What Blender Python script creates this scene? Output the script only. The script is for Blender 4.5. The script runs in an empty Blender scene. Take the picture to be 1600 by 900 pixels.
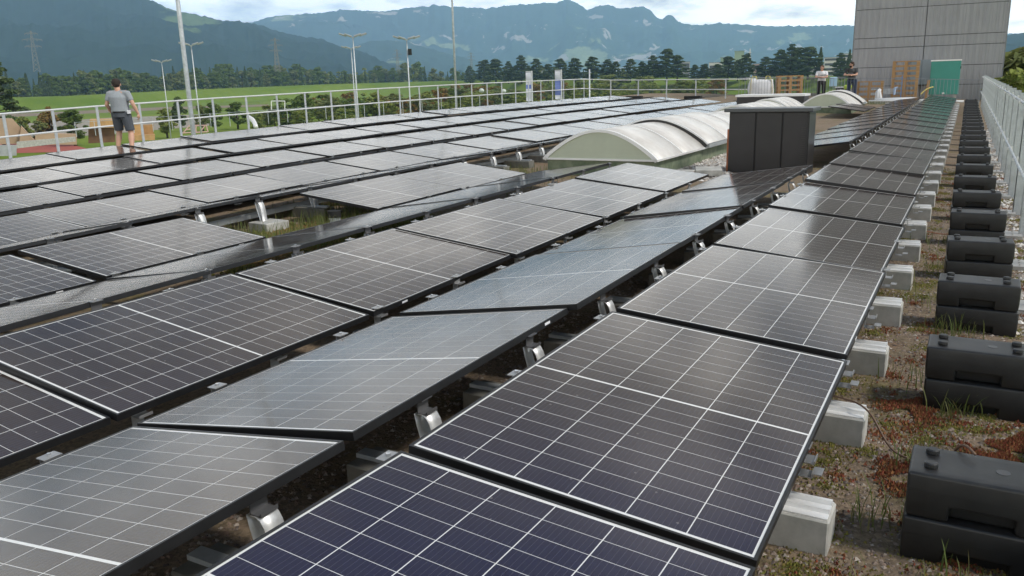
import bpy, bmesh, math, random
from mathutils import Vector, Matrix, noise
random.seed(7)
R = math.radians
HAZE = 1.25e-4
sc = bpy.context.scene
C = sc.collection

# ---------------------------------------------------------------- camera
EYE = Vector((0.0, 0.0, 1.6))
FPX, YAW, PITCH, ROLL = 1278.74, 0.50809, 0.244, -0.02727
cy, sy, cp, sp = math.cos(YAW), math.sin(YAW), math.cos(PITCH), math.sin(PITCH)
FWD = Vector((-sy * cp, cy * cp, -sp))
_r = Vector((cy, sy, 0)); _u = _r.cross(FWD)
RGT = _r * math.cos(ROLL) + _u * math.sin(ROLL)
UPV = -_r * math.sin(ROLL) + _u * math.cos(ROLL)
cam_d = bpy.data.cameras.new('camera'); cam = bpy.data.objects.new('camera', cam_d); C.objects.link(cam)
cam_d.sensor_width = 36; cam_d.lens = FPX / 1600 * 36
cam_d.clip_start = 0.05; cam_d.clip_end = 60000
m = Matrix((RGT, UPV, -FWD)).transposed().to_4x4(); m.translation = EYE
cam.matrix_world = m
sc.camera = cam

# ---------------------------------------------------------------- sky and sun
SUN_EL, SUN_AZ = R(50), R(88)          # azimuth clockwise from +Y
w = bpy.data.worlds.new('World'); sc.world = w; w.use_nodes = True
nt = w.node_tree; nt.nodes.clear()
def N(nt, t, **k):
    n = nt.nodes.new(t)
    for a, v in k.items():
        if a == 'inp':
            for kk, vv in v.items(): n.inputs[kk].default_value = vv
        else: setattr(n, a, v)
    return n
def L(nt, a, b): nt.links.new(a, b)
sky = N(nt, 'ShaderNodeTexSky', sky_type='NISHITA', sun_disc=False, sun_elevation=SUN_EL, sun_rotation=SUN_AZ, altitude=450, air_density=1.0, dust_density=1.0)
tc = N(nt, 'ShaderNodeTexCoord')
sep = N(nt, 'ShaderNodeSeparateXYZ'); L(nt, tc.outputs['Generated'], sep.inputs[0])
# project directions on a cloud deck so that clouds flatten towards the horizon
mz = N(nt, 'ShaderNodeMath', operation='MAXIMUM', inp={1: 0.0}); L(nt, sep.outputs[2], mz.inputs[0])
ad = N(nt, 'ShaderNodeMath', operation='ADD', inp={1: 0.22}); L(nt, mz.outputs[0], ad.inputs[0])
dx = N(nt, 'ShaderNodeMath', operation='DIVIDE'); L(nt, sep.outputs[0], dx.inputs[0]); L(nt, ad.outputs[0], dx.inputs[1])
dy = N(nt, 'ShaderNodeMath', operation='DIVIDE'); L(nt, sep.outputs[1], dy.inputs[0]); L(nt, ad.outputs[0], dy.inputs[1])
cb = N(nt, 'ShaderNodeCombineXYZ'); L(nt, dx.outputs[0], cb.inputs[0]); L(nt, dy.outputs[0], cb.inputs[1]); L(nt, sep.outputs[2], cb.inputs[2])
n1 = N(nt, 'ShaderNodeTexNoise', inp={'Scale': 1.7, 'Detail': 9, 'Roughness': 0.56, 'Distortion': 0.25}); L(nt, cb.outputs[0], n1.inputs['Vector'])
n2 = N(nt, 'ShaderNodeTexNoise', inp={'Scale': 3.1, 'Detail': 6, 'Roughness': 0.6}); L(nt, cb.outputs[0], n2.inputs['Vector'])
cov = N(nt, 'ShaderNodeValToRGB'); cov.color_ramp.elements[0].position = 0.34; cov.color_ramp.elements[1].position = 0.50
# the deck is closed near the horizon and breaks up into blue gaps higher in the sky
el = N(nt, 'ShaderNodeMapRange', inp={1: 0.30, 2: 0.95, 3: 0.10, 4: -0.24}); el.clamp = True; L(nt, mz.outputs[0], el.inputs[0])
n1b = N(nt, 'ShaderNodeMath', operation='ADD'); L(nt, n1.outputs[0], n1b.inputs[0]); L(nt, el.outputs[0], n1b.inputs[1])
L(nt, n1b.outputs[0], cov.inputs[0])
shade = N(nt, 'ShaderNodeValToRGB')
e = shade.color_ramp.elements
e[0].position = 0.36; e[0].color = (5.0, 4.8, 4.7, 1)
e[1].position = 0.66; e[1].color = (29.0, 27.4, 25.0, 1)
# thick grey cloud bases overhead, brighter cloud seen edge on towards the horizon
el2 = N(nt, 'ShaderNodeMapRange', inp={1: 0.05, 2: 0.60, 3: 0.17, 4: -0.21}); el2.clamp = True; L(nt, mz.outputs[0], el2.inputs[0])
n2b = N(nt, 'ShaderNodeMath', operation='ADD'); L(nt, n2.outputs[0], n2b.inputs[0]); L(nt, el2.outputs[0], n2b.inputs[1])
L(nt, n2b.outputs[0], shade.inputs[0])
mx = N(nt, 'ShaderNodeMixRGB'); L(nt, cov.outputs[0], mx.inputs[0]); L(nt, sky.outputs[0], mx.inputs[1]); L(nt, shade.outputs[0], mx.inputs[2])
bg = N(nt, 'ShaderNodeBackground', inp={'Strength': 0.1}); L(nt, mx.outputs[0], bg.inputs[0])
ow = N(nt, 'ShaderNodeOutputWorld'); L(nt, bg.outputs[0], ow.inputs[0])
sd = bpy.data.lights.new('sun', 'SUN'); sd.energy = 3.2; sd.angle = R(10); sd.color = (1.0, 0.95, 0.87)
so = bpy.data.objects.new('sun', sd); C.objects.link(so)
so.rotation_euler = Vector((math.sin(SUN_AZ)*math.cos(SUN_EL), math.cos(SUN_AZ)*math.cos(SUN_EL), math.sin(SUN_EL))).to_track_quat('Z', 'Y').to_euler()
sc.cycles.volume_bounces = 3
sc.view_settings.view_transform = 'Standard'; sc.view_settings.look = 'None'
sc.view_settings.exposure = 0.0; sc.view_settings.gamma = 1.0

# ---------------------------------------------------------------- roof warp: shifts (metres) bending the roof grid onto its lens-distorted image positions
SX = [-24, -20, -17, -14, -11.5, -9, -7, -5.5, -4, -3, -2, -1, 0, 1, 3]
SY = [-1, 0.5, 1.5, 2.5, 3.5, 5, 6.5, 8.5, 11, 14, 18, 24, 32, 42, 56, 75]
WARP = [[[-0.003,0.508,-0.126],[0.032,0.546,-0.138],[0.058,0.567,-0.146],[0.085,0.583,-0.154],[0.112,0.596,-0.162],[0.154,0.606,-0.174],[0.193,0.608,-0.185],[0.242,0.597,-0.201],[0.279,0.545,-0.212],[0.118,0.189,-0.089],[-0.04,-0.051,0.034],[-0.155,-0.149,0.167],[-0.148,-0.102,0.289],[-0.021,-0.003,0.388],[0.192,0.089,0.469],[0.415,0.136,0.518]],[[-0.005,0.421,-0.101],[0.03,0.46,-0.113],[0.056,0.479,-0.12],[0.084,0.494,-0.128],[0.111,0.503,-0.135],[0.152,0.508,-0.146],[0.19,0.503,-0.157],[0.233,0.483,-0.172],[0.126,0.212,-0.091],[-0.004,-0.006,0.004],[-0.108,-0.115,0.099],[-0.142,-0.11,0.202],[-0.063,-0.03,0.294],[0.092,0.052,0.365],[0.282,0.106,0.418],[0.443,0.121,0.439]],[[-0.006,0.356,-0.083],[0.029,0.394,-0.094],[0.055,0.413,-0.101],[0.083,0.426,-0.108],[0.111,0.432,-0.114],[0.15,0.432,-0.124],[0.185,0.421,-0.135],[0.149,0.269,-0.102],[0.027,0.039,-0.018],[-0.07,-0.08,0.057],[-0.123,-0.109,0.132],[-0.096,-0.059,0.213],[0.019,0.02,0.284],[0.171,0.076,0.335],[0.325,0.103,0.367],[0.432,0.1,0.37]],[[-0.008,0.291,-0.065],[0.027,0.329,-0.075],[0.054,0.346,-0.081],[0.082,0.356,-0.087],[0.109,0.359,-0.093],[0.146,0.351,-0.102],[0.147,0.28,-0.094],[0.042,0.064,-0.026],[-0.049,-0.058,0.036],[-0.1,-0.093,0.092],[-0.098,-0.067,0.15],[-0.022,-0.003,0.211],[0.105,0.054,0.261],[0.232,0.083,0.294],[0.337,0.088,0.306],[0.386,0.074,0.291]],[[-0.01,0.236,-0.05],[0.026,0.275,-0.059],[0.053,0.29,-0.064],[0.081,0.296,-0.068],[0.107,0.295,-0.073],[0.137,0.273,-0.08],[0.053,0.086,-0.03],[-0.028,-0.036,0.018],[-0.081,-0.078,0.065],[-0.089,-0.064,0.108],[-0.046,-0.019,0.152],[0.051,0.034,0.197],[0.165,0.067,0.232],[0.258,0.075,0.249],[0.316,0.068,0.246],[0.317,0.051,0.218]],[[-0.011,0.181,-0.036],[0.024,0.22,-0.042],[0.052,0.232,-0.045],[0.079,0.234,-0.049],[0.103,0.226,-0.053],[0.041,0.067,-0.02],[-0.022,-0.028,0.012],[-0.066,-0.064,0.045],[-0.072,-0.051,0.078],[-0.039,-0.015,0.11],[0.027,0.023,0.142],[0.119,0.052,0.173],[0.201,0.062,0.191],[0.25,0.057,0.194],[0.26,0.044,0.178],[0.216,0.027,0.137]],[[-0.012,0.137,-0.025],[0.023,0.176,-0.028],[0.051,0.185,-0.029],[0.076,0.18,-0.031],[0.048,0.087,-0.018],[-0.019,-0.024,0.008],[-0.053,-0.053,0.028],[-0.059,-0.042,0.051],[-0.03,-0.01,0.077],[0.021,0.02,0.102],[0.086,0.041,0.125],[0.153,0.051,0.144],[0.199,0.048,0.15],[0.212,0.038,0.142],[0.185,0.025,0.116],[0.109,0.011,0.067]],[[-0.013,0.103,-0.017],[0.021,0.143,-0.017],[0.049,0.147,-0.016],[0.049,0.097,-0.011],[-0.001,-0.001,0.001],[-0.043,-0.044,0.015],[-0.049,-0.036,0.029],[-0.027,-0.01,0.049],[0.017,0.017,0.071],[0.067,0.034,0.09],[0.116,0.042,0.106],[0.158,0.041,0.116],[0.174,0.033,0.114],[0.16,0.023,0.098],[0.109,0.012,0.065],[0.013,0.001,0.011]],[[-0.013,0.069,-0.01],[0.019,0.109,-0.005],[0.044,0.108,-0.0],[-0.0,-0.0,0.0],[-0.029,-0.034,0.002],[-0.035,-0.025,0.011],[-0.015,-0.004,0.024],[0.022,0.017,0.042],[0.063,0.029,0.059],[0.098,0.034,0.072],[0.124,0.032,0.081],[0.136,0.026,0.082],[0.124,0.018,0.072],[0.087,0.01,0.05],[0.015,0.001,0.011],[-0.098,-0.006,-0.049]],[[-0.011,0.045,-0.007],[0.015,0.087,0.004],[0.018,0.039,0.006],[-0.018,-0.024,-0.005],[-0.026,-0.025,-0.006],[-0.008,-0.003,0.005],[0.02,0.013,0.019],[0.053,0.024,0.035],[0.082,0.027,0.048],[0.101,0.026,0.057],[0.11,0.022,0.06],[0.102,0.015,0.056],[0.074,0.008,0.04],[0.024,0.002,0.014],[-0.059,-0.004,-0.028],[-0.181,-0.009,-0.09]],[[-0.093,0.388,-0.032],[0.009,0.064,0.013],[-0.002,-0.005,-0.002],[-0.011,-0.019,-0.017],[0.001,-0.005,-0.014],[0.027,0.011,0.0],[0.05,0.018,0.014],[0.069,0.02,0.026],[0.08,0.018,0.034],[0.083,0.015,0.038],[0.075,0.011,0.036],[0.052,0.006,0.026],[0.01,0.001,0.006],[-0.051,-0.003,-0.023],[-0.142,-0.007,-0.068],[-0.271,-0.011,-0.133]],[[-0.185,0.798,0.045],[-0.004,0.042,0.02],[0.002,-0.008,-0.01],[0.016,-0.005,-0.02],[0.03,0.003,-0.013],[0.044,0.008,-0.0],[0.051,0.009,0.008],[0.053,0.008,0.014],[0.047,0.006,0.017],[0.036,0.004,0.014],[0.016,0.001,0.007],[-0.019,-0.001,-0.007],[-0.071,-0.004,-0.031],[-0.138,-0.006,-0.063],[-0.235,-0.008,-0.111],[-0.369,-0.01,-0.178]],[[-0.417,1.102,0.263],[-0.043,0.059,0.026],[-0.039,0.021,0.025],[-0.013,0.002,0.005],[-0.004,0.0,0.001],[-0.002,0.0,0.0],[-0.005,-0.0,-0.0],[-0.014,-0.0,-0.003],[-0.027,-0.001,-0.007],[-0.046,-0.002,-0.015],[-0.072,-0.002,-0.026],[-0.112,-0.003,-0.045],[-0.168,-0.004,-0.072],[-0.238,-0.005,-0.106],[-0.338,-0.006,-0.156],[-0.474,-0.008,-0.224]],[[-0.925,1.314,0.34],[-0.362,0.354,0.055],[-0.043,0.031,0.004],[-0.074,0.03,0.007],[-0.1,0.027,0.003],[-0.135,0.021,-0.008],[-0.15,0.015,-0.02],[-0.148,0.01,-0.029],[-0.155,0.007,-0.039],[-0.169,0.005,-0.051],[-0.192,0.003,-0.065],[-0.23,0.002,-0.087],[-0.284,0.001,-0.116],[-0.353,0.0,-0.152],[-0.452,-0.001,-0.203],[-0.587,-0.003,-0.272]],[[-1.764,1.995,-0.131],[-0.97,1.08,-0.172],[-0.422,0.478,-0.099],[-0.037,0.039,-0.009],[-0.074,0.056,-0.013],[-0.127,0.067,-0.02],[-0.173,0.068,-0.03],[-0.229,0.067,-0.045],[-0.292,0.063,-0.068],[-0.362,0.058,-0.097],[-0.452,0.053,-0.137],[-0.551,0.044,-0.188],[-0.578,0.033,-0.217],[-0.629,0.026,-0.253],[-0.714,0.02,-0.304],[-0.839,0.016,-0.372]]]
def S(x, y, z=0.0):
    """point of the regular roof grid -> point bent to match the distorted image"""
    a = min(max(x, SX[0]), SX[-1]); b = min(max(y, SY[0]), SY[-1])
    i = max(k for k in range(len(SX) - 1) if SX[k] <= a); j = max(k for k in range(len(SY) - 1) if SY[k] <= b)
    u = (a - SX[i]) / (SX[i+1] - SX[i]); v = (b - SY[j]) / (SY[j+1] - SY[j])
    q = [WARP[i][j][k]*(1-u)*(1-v) + WARP[i+1][j][k]*u*(1-v) + WARP[i][j+1][k]*(1-u)*v + WARP[i+1][j+1][k]*u*v for k in range(3)]
    return Vector((x + q[0], y + q[1], z + q[2]))
def rise(y): return 0.007 * max(0.0, y - 3)
def G(x, y, h=0.0): return S(x, y, rise(y) + h)      # h metres above the roof surface
def bear(px, py, d):  # positions taken from image pixels
    """image pixel -> a point d metres away (horizontal) on its camera ray"""
    v = FWD + RGT * ((px - 800) / FPX) + UPV * ((450 - py) / FPX)
    return EYE + v * (d / math.hypot(v.x, v.y))
def hits(px, py, z):
    v = FWD + RGT * ((px - 800) / FPX) + UPV * ((450 - py) / FPX)
    return EYE + v * ((z - EYE.z) / v.z)
def pix(P):
    q = P - EYE; d = q.dot(FWD)
    if d < 0.1: return None
    return 800 + FPX * q.dot(RGT) / d, 450 - FPX * q.dot(UPV) / d

# ---------------------------------------------------------------- materials
def mat(name, col=(0.5, 0.5, 0.5), rough=0.6, metal=0.0, noise_amt=0.0, nscale=8.0, bump=0.0, col2=None, spec=0.5, coat=0.0, detail=6.0):
    m = bpy.data.materials.new(name); m.use_nodes = True
    t = m.node_tree; b = t.nodes['Principled BSDF']
    b.inputs['Base Color'].default_value = (*col, 1); b.inputs['Roughness'].default_value = rough
    b.inputs['Metallic'].default_value = metal; b.inputs['Specular IOR Level'].default_value = spec
    if coat: b.inputs['Coat Weight'].default_value = coat; b.inputs['Coat Roughness'].default_value = 0.08
    if noise_amt or bump or col2:
        c = N(t, 'ShaderNodeTexCoord'); n = N(t, 'ShaderNodeTexNoise', inp={'Scale': nscale, 'Detail': detail, 'Roughness': 0.65})
        L(t, c.outputs['Object'], n.inputs['Vector'])
        if noise_amt or col2:
            r = N(t, 'ShaderNodeValToRGB'); r.color_ramp.elements[0].position = 0.35; r.color_ramp.elements[1].position = 0.65
            a = tuple(x * (1 - noise_amt) for x in col); bb = col2 or tuple(min(1, x * (1 + noise_amt)) for x in col)
            r.color_ramp.elements[0].color = (*a, 1); r.color_ramp.elements[1].color = (*bb, 1)
            L(t, n.outputs[0], r.inputs[0]); L(t, r.outputs[0], b.inputs['Base Color'])
        if bump:
            bp = N(t, 'ShaderNodeBump', inp={'Strength': 0.6, 'Distance': bump}); L(t, n.outputs[0], bp.inputs['Height']); L(t, bp.outputs[0], b.inputs['Normal'])
    return m
def island_mat(name, cols, rough=0.8, trans=0.0):
    """colour picked per loose piece"""
    m = bpy.data.materials.new(name); m.use_nodes = True; t = m.node_tree; b = t.nodes['Principled BSDF']
    g = N(t, 'ShaderNodeNewGeometry'); r = N(t, 'ShaderNodeValToRGB')
    cr = r.color_ramp
    while len(cr.elements) < len(cols): cr.elements.new(0.5)
    for i, c in enumerate(cols): cr.elements[i].position = i / (len(cols) - 1); cr.elements[i].color = (*c, 1)
    L(t, g.outputs['Random Per Island'], r.inputs[0]); L(t, r.outputs[0], b.inputs['Base Color'])
    b.inputs['Roughness'].default_value = rough; b.inputs['Specular IOR Level'].default_value = 0.25
    if trans:
        d = N(t, 'ShaderNodeBsdfTranslucent'); L(t, r.outputs[0], d.inputs[0])
        x = N(t, 'ShaderNodeMixShader', inp={0: trans}); L(t, b.outputs[0], x.inputs[1]); L(t, d.outputs[0], x.inputs[2])
        L(t, x.outputs[0], t.nodes['Material Output'].inputs[0])
    return m
def mth(t, op, a, b=None, c=None):
    n = N(t, 'ShaderNodeMath', operation=op)
    for i, v in enumerate((a, b, c)):
        if v is None: continue
        if isinstance(v, (int, float)): n.inputs[i].default_value = v
        else: L(t, v, n.inputs[i])
    return n.outputs[0]
CPX, CPY, GAPM = 0.1835, 0.0925, 0.010     # cell pitch across, along, middle gap
def cell_material(name, grid):
    """silicon cell under textured glass; grid=True prints the whole 6 x 18 layout, False is one single cell"""
    m = bpy.data.materials.new(name); m.use_nodes = True; t = m.node_tree; b = t.nodes['Principled BSDF']
    c = N(t, 'ShaderNodeTexCoord'); s = N(t, 'ShaderNodeSeparateXYZ'); L(t, c.outputs['Object'], s.inputs[0])
    x, y = s.outputs[0], s.outputs[1]
    oi = N(t, 'ShaderNodeObjectInfo')
    rnd = oi.outputs['Random']
    if grid:
        ux = mth(t, 'ADD', x, 3 * CPX); fx = mth(t, 'FLOORED_MODULO', ux, CPX)
        ay = mth(t, 'SUBTRACT', mth(t, 'ABSOLUTE', y), GAPM / 2); fy = mth(t, 'FLOORED_MODULO', ay, CPY)
        lx = mth(t, 'MAXIMUM', mth(t, 'LESS_THAN', fx, 0.0017), mth(t, 'GREATER_THAN', fx, CPX - 0.0017))
        ly = mth(t, 'MAXIMUM', mth(t, 'LESS_THAN', fy, 0.0012), mth(t, 'GREATER_THAN', fy, CPY - 0.0012))
        out = mth(t, 'MAXIMUM', mth(t, 'GREATER_THAN', mth(t, 'ABSOLUTE', x), 3 * CPX), mth(t, 'GREATER_THAN', ay, 9 * CPY))
        mid = mth(t, 'LESS_THAN', ay, 0.0)
        white = mth(t, 'MAXIMUM', mth(t, 'MAXIMUM', lx, ly), mth(t, 'MAXIMUM', out, mid))
        bx = mth(t, 'FLOORED_MODULO', mth(t, 'ADD', ux, 0.0009), CPX / 10)
    else:
        white = None
        bx = mth(t, 'FLOORED_MODULO', mth(t, 'ADD', x, CPX / 2 + CPX / 20), CPX / 10)
    bus = mth(t, 'MULTIPLY', mth(t, 'LESS_THAN', mth(t, 'ABSOLUTE', mth(t, 'SUBTRACT', bx, CPX / 20)), 0.00045), 0.03 if grid else 0.17)
    n = N(t, 'ShaderNodeTexNoise', inp={'Scale': 3.0, 'Detail': 3}); L(t, c.outputs['Object'], n.inputs['Vector'])
    tint = N(t, 'ShaderNodeMixRGB', inp={1: (0.005, 0.0065, 0.040, 1), 2: (0.007, 0.0075, 0.030, 1)}); L(t, n.outputs[0], tint.inputs[0])
    # anti-reflective nitride: navy seen square on, brown seen aslant
    lw = N(t, 'ShaderNodeLayerWeight', inp={'Blend': 0.5}); fr_ = N(t, 'ShaderNodeMapRange', inp={1: 0.46, 2: 0.62, 3: 0.0, 4: 1.0}); L(t, lw.outputs['Facing'], fr_.inputs[0])
    tb_ = N(t, 'ShaderNodeMixRGB', inp={2: (0.030, 0.0185, 0.0145, 1)}); L(t, fr_.outputs[0], tb_.inputs[0]); L(t, tint.outputs[0], tb_.inputs[1]); tint = tb_
    k1 = N(t, 'ShaderNodeMixRGB', inp={2: (0.34, 0.33, 0.33, 1)}); L(t, bus, k1.inputs[0]); L(t, tint.outputs[0], k1.inputs[1])
    col = k1.outputs[0]
    if grid:
        k2 = N(t, 'ShaderNodeMixRGB', inp={2: (0.74, 0.74, 0.72, 1)}); L(t, white, k2.inputs[0]); L(t, col, k2.inputs[1]); col = k2.outputs[0]
    # thin dust film, thicker in patches
    n3 = N(t, 'ShaderNodeTexNoise', inp={'Scale': 1.4, 'Detail': 7, 'Roughness': 0.7})
    g = N(t, 'ShaderNodeNewGeometry'); L(t, g.outputs['Position'], n3.inputs['Vector'])
    dust = N(t, 'ShaderNodeMixRGB', inp={2: (0.30, 0.275, 0.25, 1)})
    da = mth(t, 'MULTIPLY', mth(t, 'MAXIMUM', mth(t, 'SUBTRACT', n3.outputs[0], 0.46), 0.0), 0.12)
    L(t, da, dust.inputs[0]); L(t, col, dust.inputs[1])
    # dried drops and specks
    vo = N(t, 'ShaderNodeTexVoronoi', inp={'Scale': 11.0, 'Randomness': 1.0}); L(t, g.outputs['Position'], vo.inputs['Vector'])
    sp_ = mth(t, 'MULTIPLY', mth(t, 'LESS_THAN', vo.outputs['Distance'], mth(t, 'MULTIPLY', n3.outputs[0], 0.085)), 0.22)
    spk = N(t, 'ShaderNodeMixRGB', inp={2: (0.45, 0.43, 0.40, 1)}); L(t, sp_, spk.inputs[0]); L(t, dust.outputs[0], spk.inputs[1])
    L(t, spk.outputs[0], b.inputs['Base Color'])
    ro = N(t, 'ShaderNodeMapRange', inp={1: 0.35, 2: 0.7, 3: 0.09, 4: 0.17}); L(t, n3.outputs[0], ro.inputs[0]); L(t, ro.outputs[0], b.inputs['Roughness'])
    b.inputs['IOR'].default_value = 1.5
    b.inputs['Specular IOR Level'].default_value = 0.5
    b.inputs['Specular Tint'].default_value = (1.0, 0.94, 0.885, 1)
    # faint waviness of the glass sheet
    n4 = N(t, 'ShaderNodeTexNoise', inp={'Scale': 2.2, 'Detail': 1}); L(t, g.outputs['Position'], n4.inputs['Vector'])
    bp = N(t, 'ShaderNodeBump', inp={'Strength': 0.12, 'Distance': 0.003}); L(t, n4.outputs[0], bp.inputs['Height']); L(t, bp.outputs[0], b.inputs['Normal'])
    return m
M = {}
M['cells'] = cell_material('printed_solar_cells', True)
M['cell'] = cell_material('single_solar_cell', False)
M['backsheet'] = mat('white_backsheet_under_glass', (0.74, 0.74, 0.72), 0.115)
M['frame'] = mat('black_anodised_aluminium', (0.022, 0.022, 0.024), 0.42, 0.4, 0.15, 20)
M['alu'] = mat('bare_aluminium', (0.74, 0.74, 0.73), 0.46, 0.6, 0.08, 30)
M['concrete_shaded'] = mat('shade_darkened_concrete', (0.13, 0.13, 0.115), 0.9, 0, 0, 9, 0.004, (0.20, 0.195, 0.175))  # darker copy of the concrete: shade of the row gaps put into its colour
M['under'] = mat('black_backsheet', (0.015, 0.015, 0.016), 0.5)
M['alu_dull'] = mat('brushed_aluminium', (0.40, 0.40, 0.40), 0.42, 0.7, 0.12, 14)
M['steel'] = mat('stainless_bolt', (0.7, 0.7, 0.7), 0.25, 1.0)
M['galv'] = mat('galvanised_steel', (0.50, 0.53, 0.55), 0.5, 0.45, 0.16, 6)
M['galv_light'] = mat('bright_galvanised_tube', (0.72, 0.73, 0.73), 0.4, 0.4, 0.06, 5)
M['concrete'] = mat('precast_concrete', (0.31, 0.31, 0.285), 0.85, 0, 0.0, 6, 0.006, (0.50, 0.49, 0.455))
M['plastic'] = mat('black_recycled_plastic', (0.011, 0.0115, 0.0125), 0.42, 0, 0.0, 7, 0.001, (0.021, 0.0215, 0.022))
_t = M['plastic'].node_tree; _b = _t.nodes['Principled BSDF']; _src = _b.inputs['Base Color'].links[0].from_socket
_g = N(_t, 'ShaderNodeNewGeometry'); _s = N(_t, 'ShaderNodeSeparateXYZ'); L(_t, _g.outputs['Normal'], _s.inputs[0])
_n = N(_t, 'ShaderNodeTexNoise', inp={'Scale': 9.0, 'Detail': 8, 'Roughness': 0.75}); L(_t, _g.outputs['Position'], _n.inputs['Vector'])
_f = mth(_t, 'MULTIPLY', mth(_t, 'MAXIMUM', _s.outputs[2], 0.12), mth(_t, 'MULTIPLY', mth(_t, 'MAXIMUM', mth(_t, 'SUBTRACT', _n.outputs[0], 0.45), 0.0), 0.5))
_x = N(_t, 'ShaderNodeMixRGB', inp={2: (0.13, 0.125, 0.115, 1)}); L(_t, _f, _x.inputs[0]); L(_t, _src, _x.inputs[1]); L(_t, _x.outputs[0], _b.inputs['Base Color'])
M['rubber'] = mat('black_rubber_mat', (0.012, 0.012, 0.012), 0.8)
M['white'] = mat('white_sticker', (0.75, 0.76, 0.78), 0.5)
M['sheet'] = mat('parapet_sheet_metal', (0.42, 0.44, 0.45), 0.5, 0.5, 0.12, 3)
M['dark_sheet'] = mat('anthracite_sheet_metal', (0.030, 0.029, 0.031), 0.38, 0.25, 0.12, 2)
M['grey_sheet'] = mat('grey_flashing', (0.20, 0.215, 0.225), 0.42, 0.3, 0.1, 3)
M['copper'] = mat('copper_flashing', (0.36, 0.13, 0.06), 0.5, 0.35, 0.25, 6)
M['white_gravel'] = island_mat('washed_gravel', [(0.62, 0.60, 0.56), (0.30, 0.28, 0.26), (0.72, 0.70, 0.66), (0.42, 0.36, 0.30), (0.16, 0.15, 0.15)], 0.8)
M['red_gravel'] = island_mat('roof_substrate_gravel', [(0.17, 0.13, 0.105), (0.29, 0.23, 0.19), (0.11, 0.09, 0.08), (0.22, 0.15, 0.115), (0.42, 0.37, 0.32), (0.15, 0.13, 0.115)], 0.9)
M['sedum_red'] = island_mat('red_stonecrop', [(0.26, 0.07, 0.035), (0.16, 0.045, 0.03), (0.28, 0.13, 0.05), (0.12, 0.08, 0.03), (0.22, 0.055, 0.03)], 0.7)
M['sedum_green'] = island_mat('green_moss', [(0.14, 0.15, 0.03), (0.22, 0.20, 0.05), (0.10, 0.11, 0.03), (0.26, 0.19, 0.06)], 0.8)
M['grass_blade'] = island_mat('grass_blades', [(0.10, 0.14, 0.03), (0.15, 0.20, 0.06), (0.23, 0.21, 0.09), (0.08, 0.12, 0.03)], 0.6, 0.3)

# ---------------------------------------------------------------- mesh helpers
class MB:
    def __init__(s): s.v = []; s.f = []; s.mi = []
    def quad(s, a, b, c, d, mi=0):
        n = len(s.v); s.v += [tuple(a), tuple(b), tuple(c), tuple(d)]; s.f.append((n, n+1, n+2, n+3)); s.mi.append(mi)
    def box(s, x0, x1, y0, y1, z0, z1, mi=0):
        n = len(s.v)
        s.v += [(x0,y0,z0),(x1,y0,z0),(x1,y1,z0),(x0,y1,z0),(x0,y0,z1),(x1,y0,z1),(x1,y1,z1),(x0,y1,z1)]
        for f in ((0,3,2,1),(4,5,6,7),(0,1,5,4),(1,2,6,5),(2,3,7,6),(3,0,4,7)): s.f.append(tuple(n+i for i in f)); s.mi.append(mi)
    def tube(s, pts, rad, seg=8, cap=True, mi=0, flat=1.0):
        pts = [Vector(p) for p in pts]; k = len(pts)
        if isinstance(rad, (int, float)): rad = [rad] * k
        base = len(s.v); prev = None
        for i, p in enumerate(pts):
            d = (pts[min(i+1, k-1)] - pts[max(i-1, 0)]).normalized()
            if prev is None:
                a = Vector((0, 0, 1)) if abs(d.z) < 0.9 else Vector((1, 0, 0))
                u = d.cross(a).normalized()
            else: u = (prev - d * prev.dot(d)).normalized()
            prev = u; w_ = d.cross(u)
            for j in range(seg):
                t = 2 * math.pi * j / seg
                s.v.append(tuple(p + (u * math.cos(t) + w_ * math.sin(t) * flat) * rad[i]))
        for i in range(k - 1):
            for j in range(seg):
                a = base + i*seg + j; b = base + i*seg + (j+1) % seg
                s.f.append((a, b, b + seg, a + seg)); s.mi.append(mi)
        if cap:
            s.f.append(tuple(base + j for j in reversed(range(seg)))); s.mi.append(mi)
            s.f.append(tuple(base + (k-1)*seg + j for j in range(seg))); s.mi.append(mi)
    def sweep(s, prof, y0, y1, mi=0, closed=True):
        """profile of (x,z) points extruded along y"""
        n = len(s.v); k = len(prof)
        s.v += [(x, y0, z) for x, z in prof] + [(x, y1, z) for x, z in prof]
        for i in range(k if closed else k - 1):
            j = (i + 1) % k; s.f.append((n+i, n+k+i, n+k+j, n+j)); s.mi.append(mi)
        if closed: s.f.append(tuple(n+i for i in range(k))); s.mi.append(mi); s.f.append(tuple(n+k+i for i in reversed(range(k)))); s.mi.append(mi)
    def mesh(s, name, mats, smooth=False):
        me = bpy.data.meshes.new(name); me.from_pydata(s.v, [], s.f)
        for m_ in (mats if isinstance(mats, (list, tuple)) else [mats]): me.materials.append(m_)
        me.polygons.foreach_set('material_index', s.mi)
        if smooth: me.polygons.foreach_set('use_smooth', [True] * len(me.polygons))
        me.update(); return me
def obj(name, me, parent=None, loc=None, rot=None):
    o = bpy.data.objects.new(name, me); C.objects.link(o)
    if parent: o.parent = parent
    if loc is not None: o.location = loc
    if rot is not None: o.rotation_euler = rot
    return o
def tag(o, label, cat, group=None):
    o['label'] = label; o['category'] = cat
    if group: o['group'] = group
    return o
def thing(name, label, cat, loc=(0, 0, 0), rz=0.0, group=None):
    o = bpy.data.objects.new(name, None); C.objects.link(o); o.location = loc; o.rotation_euler = (0, 0, rz)
    o.empty_display_size = 0.1
    return tag(o, label, cat, group)
def setting(o): o['kind'] = 'structure'; return o
def stuff(o): o['kind'] = 'stuff'; return o
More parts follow.
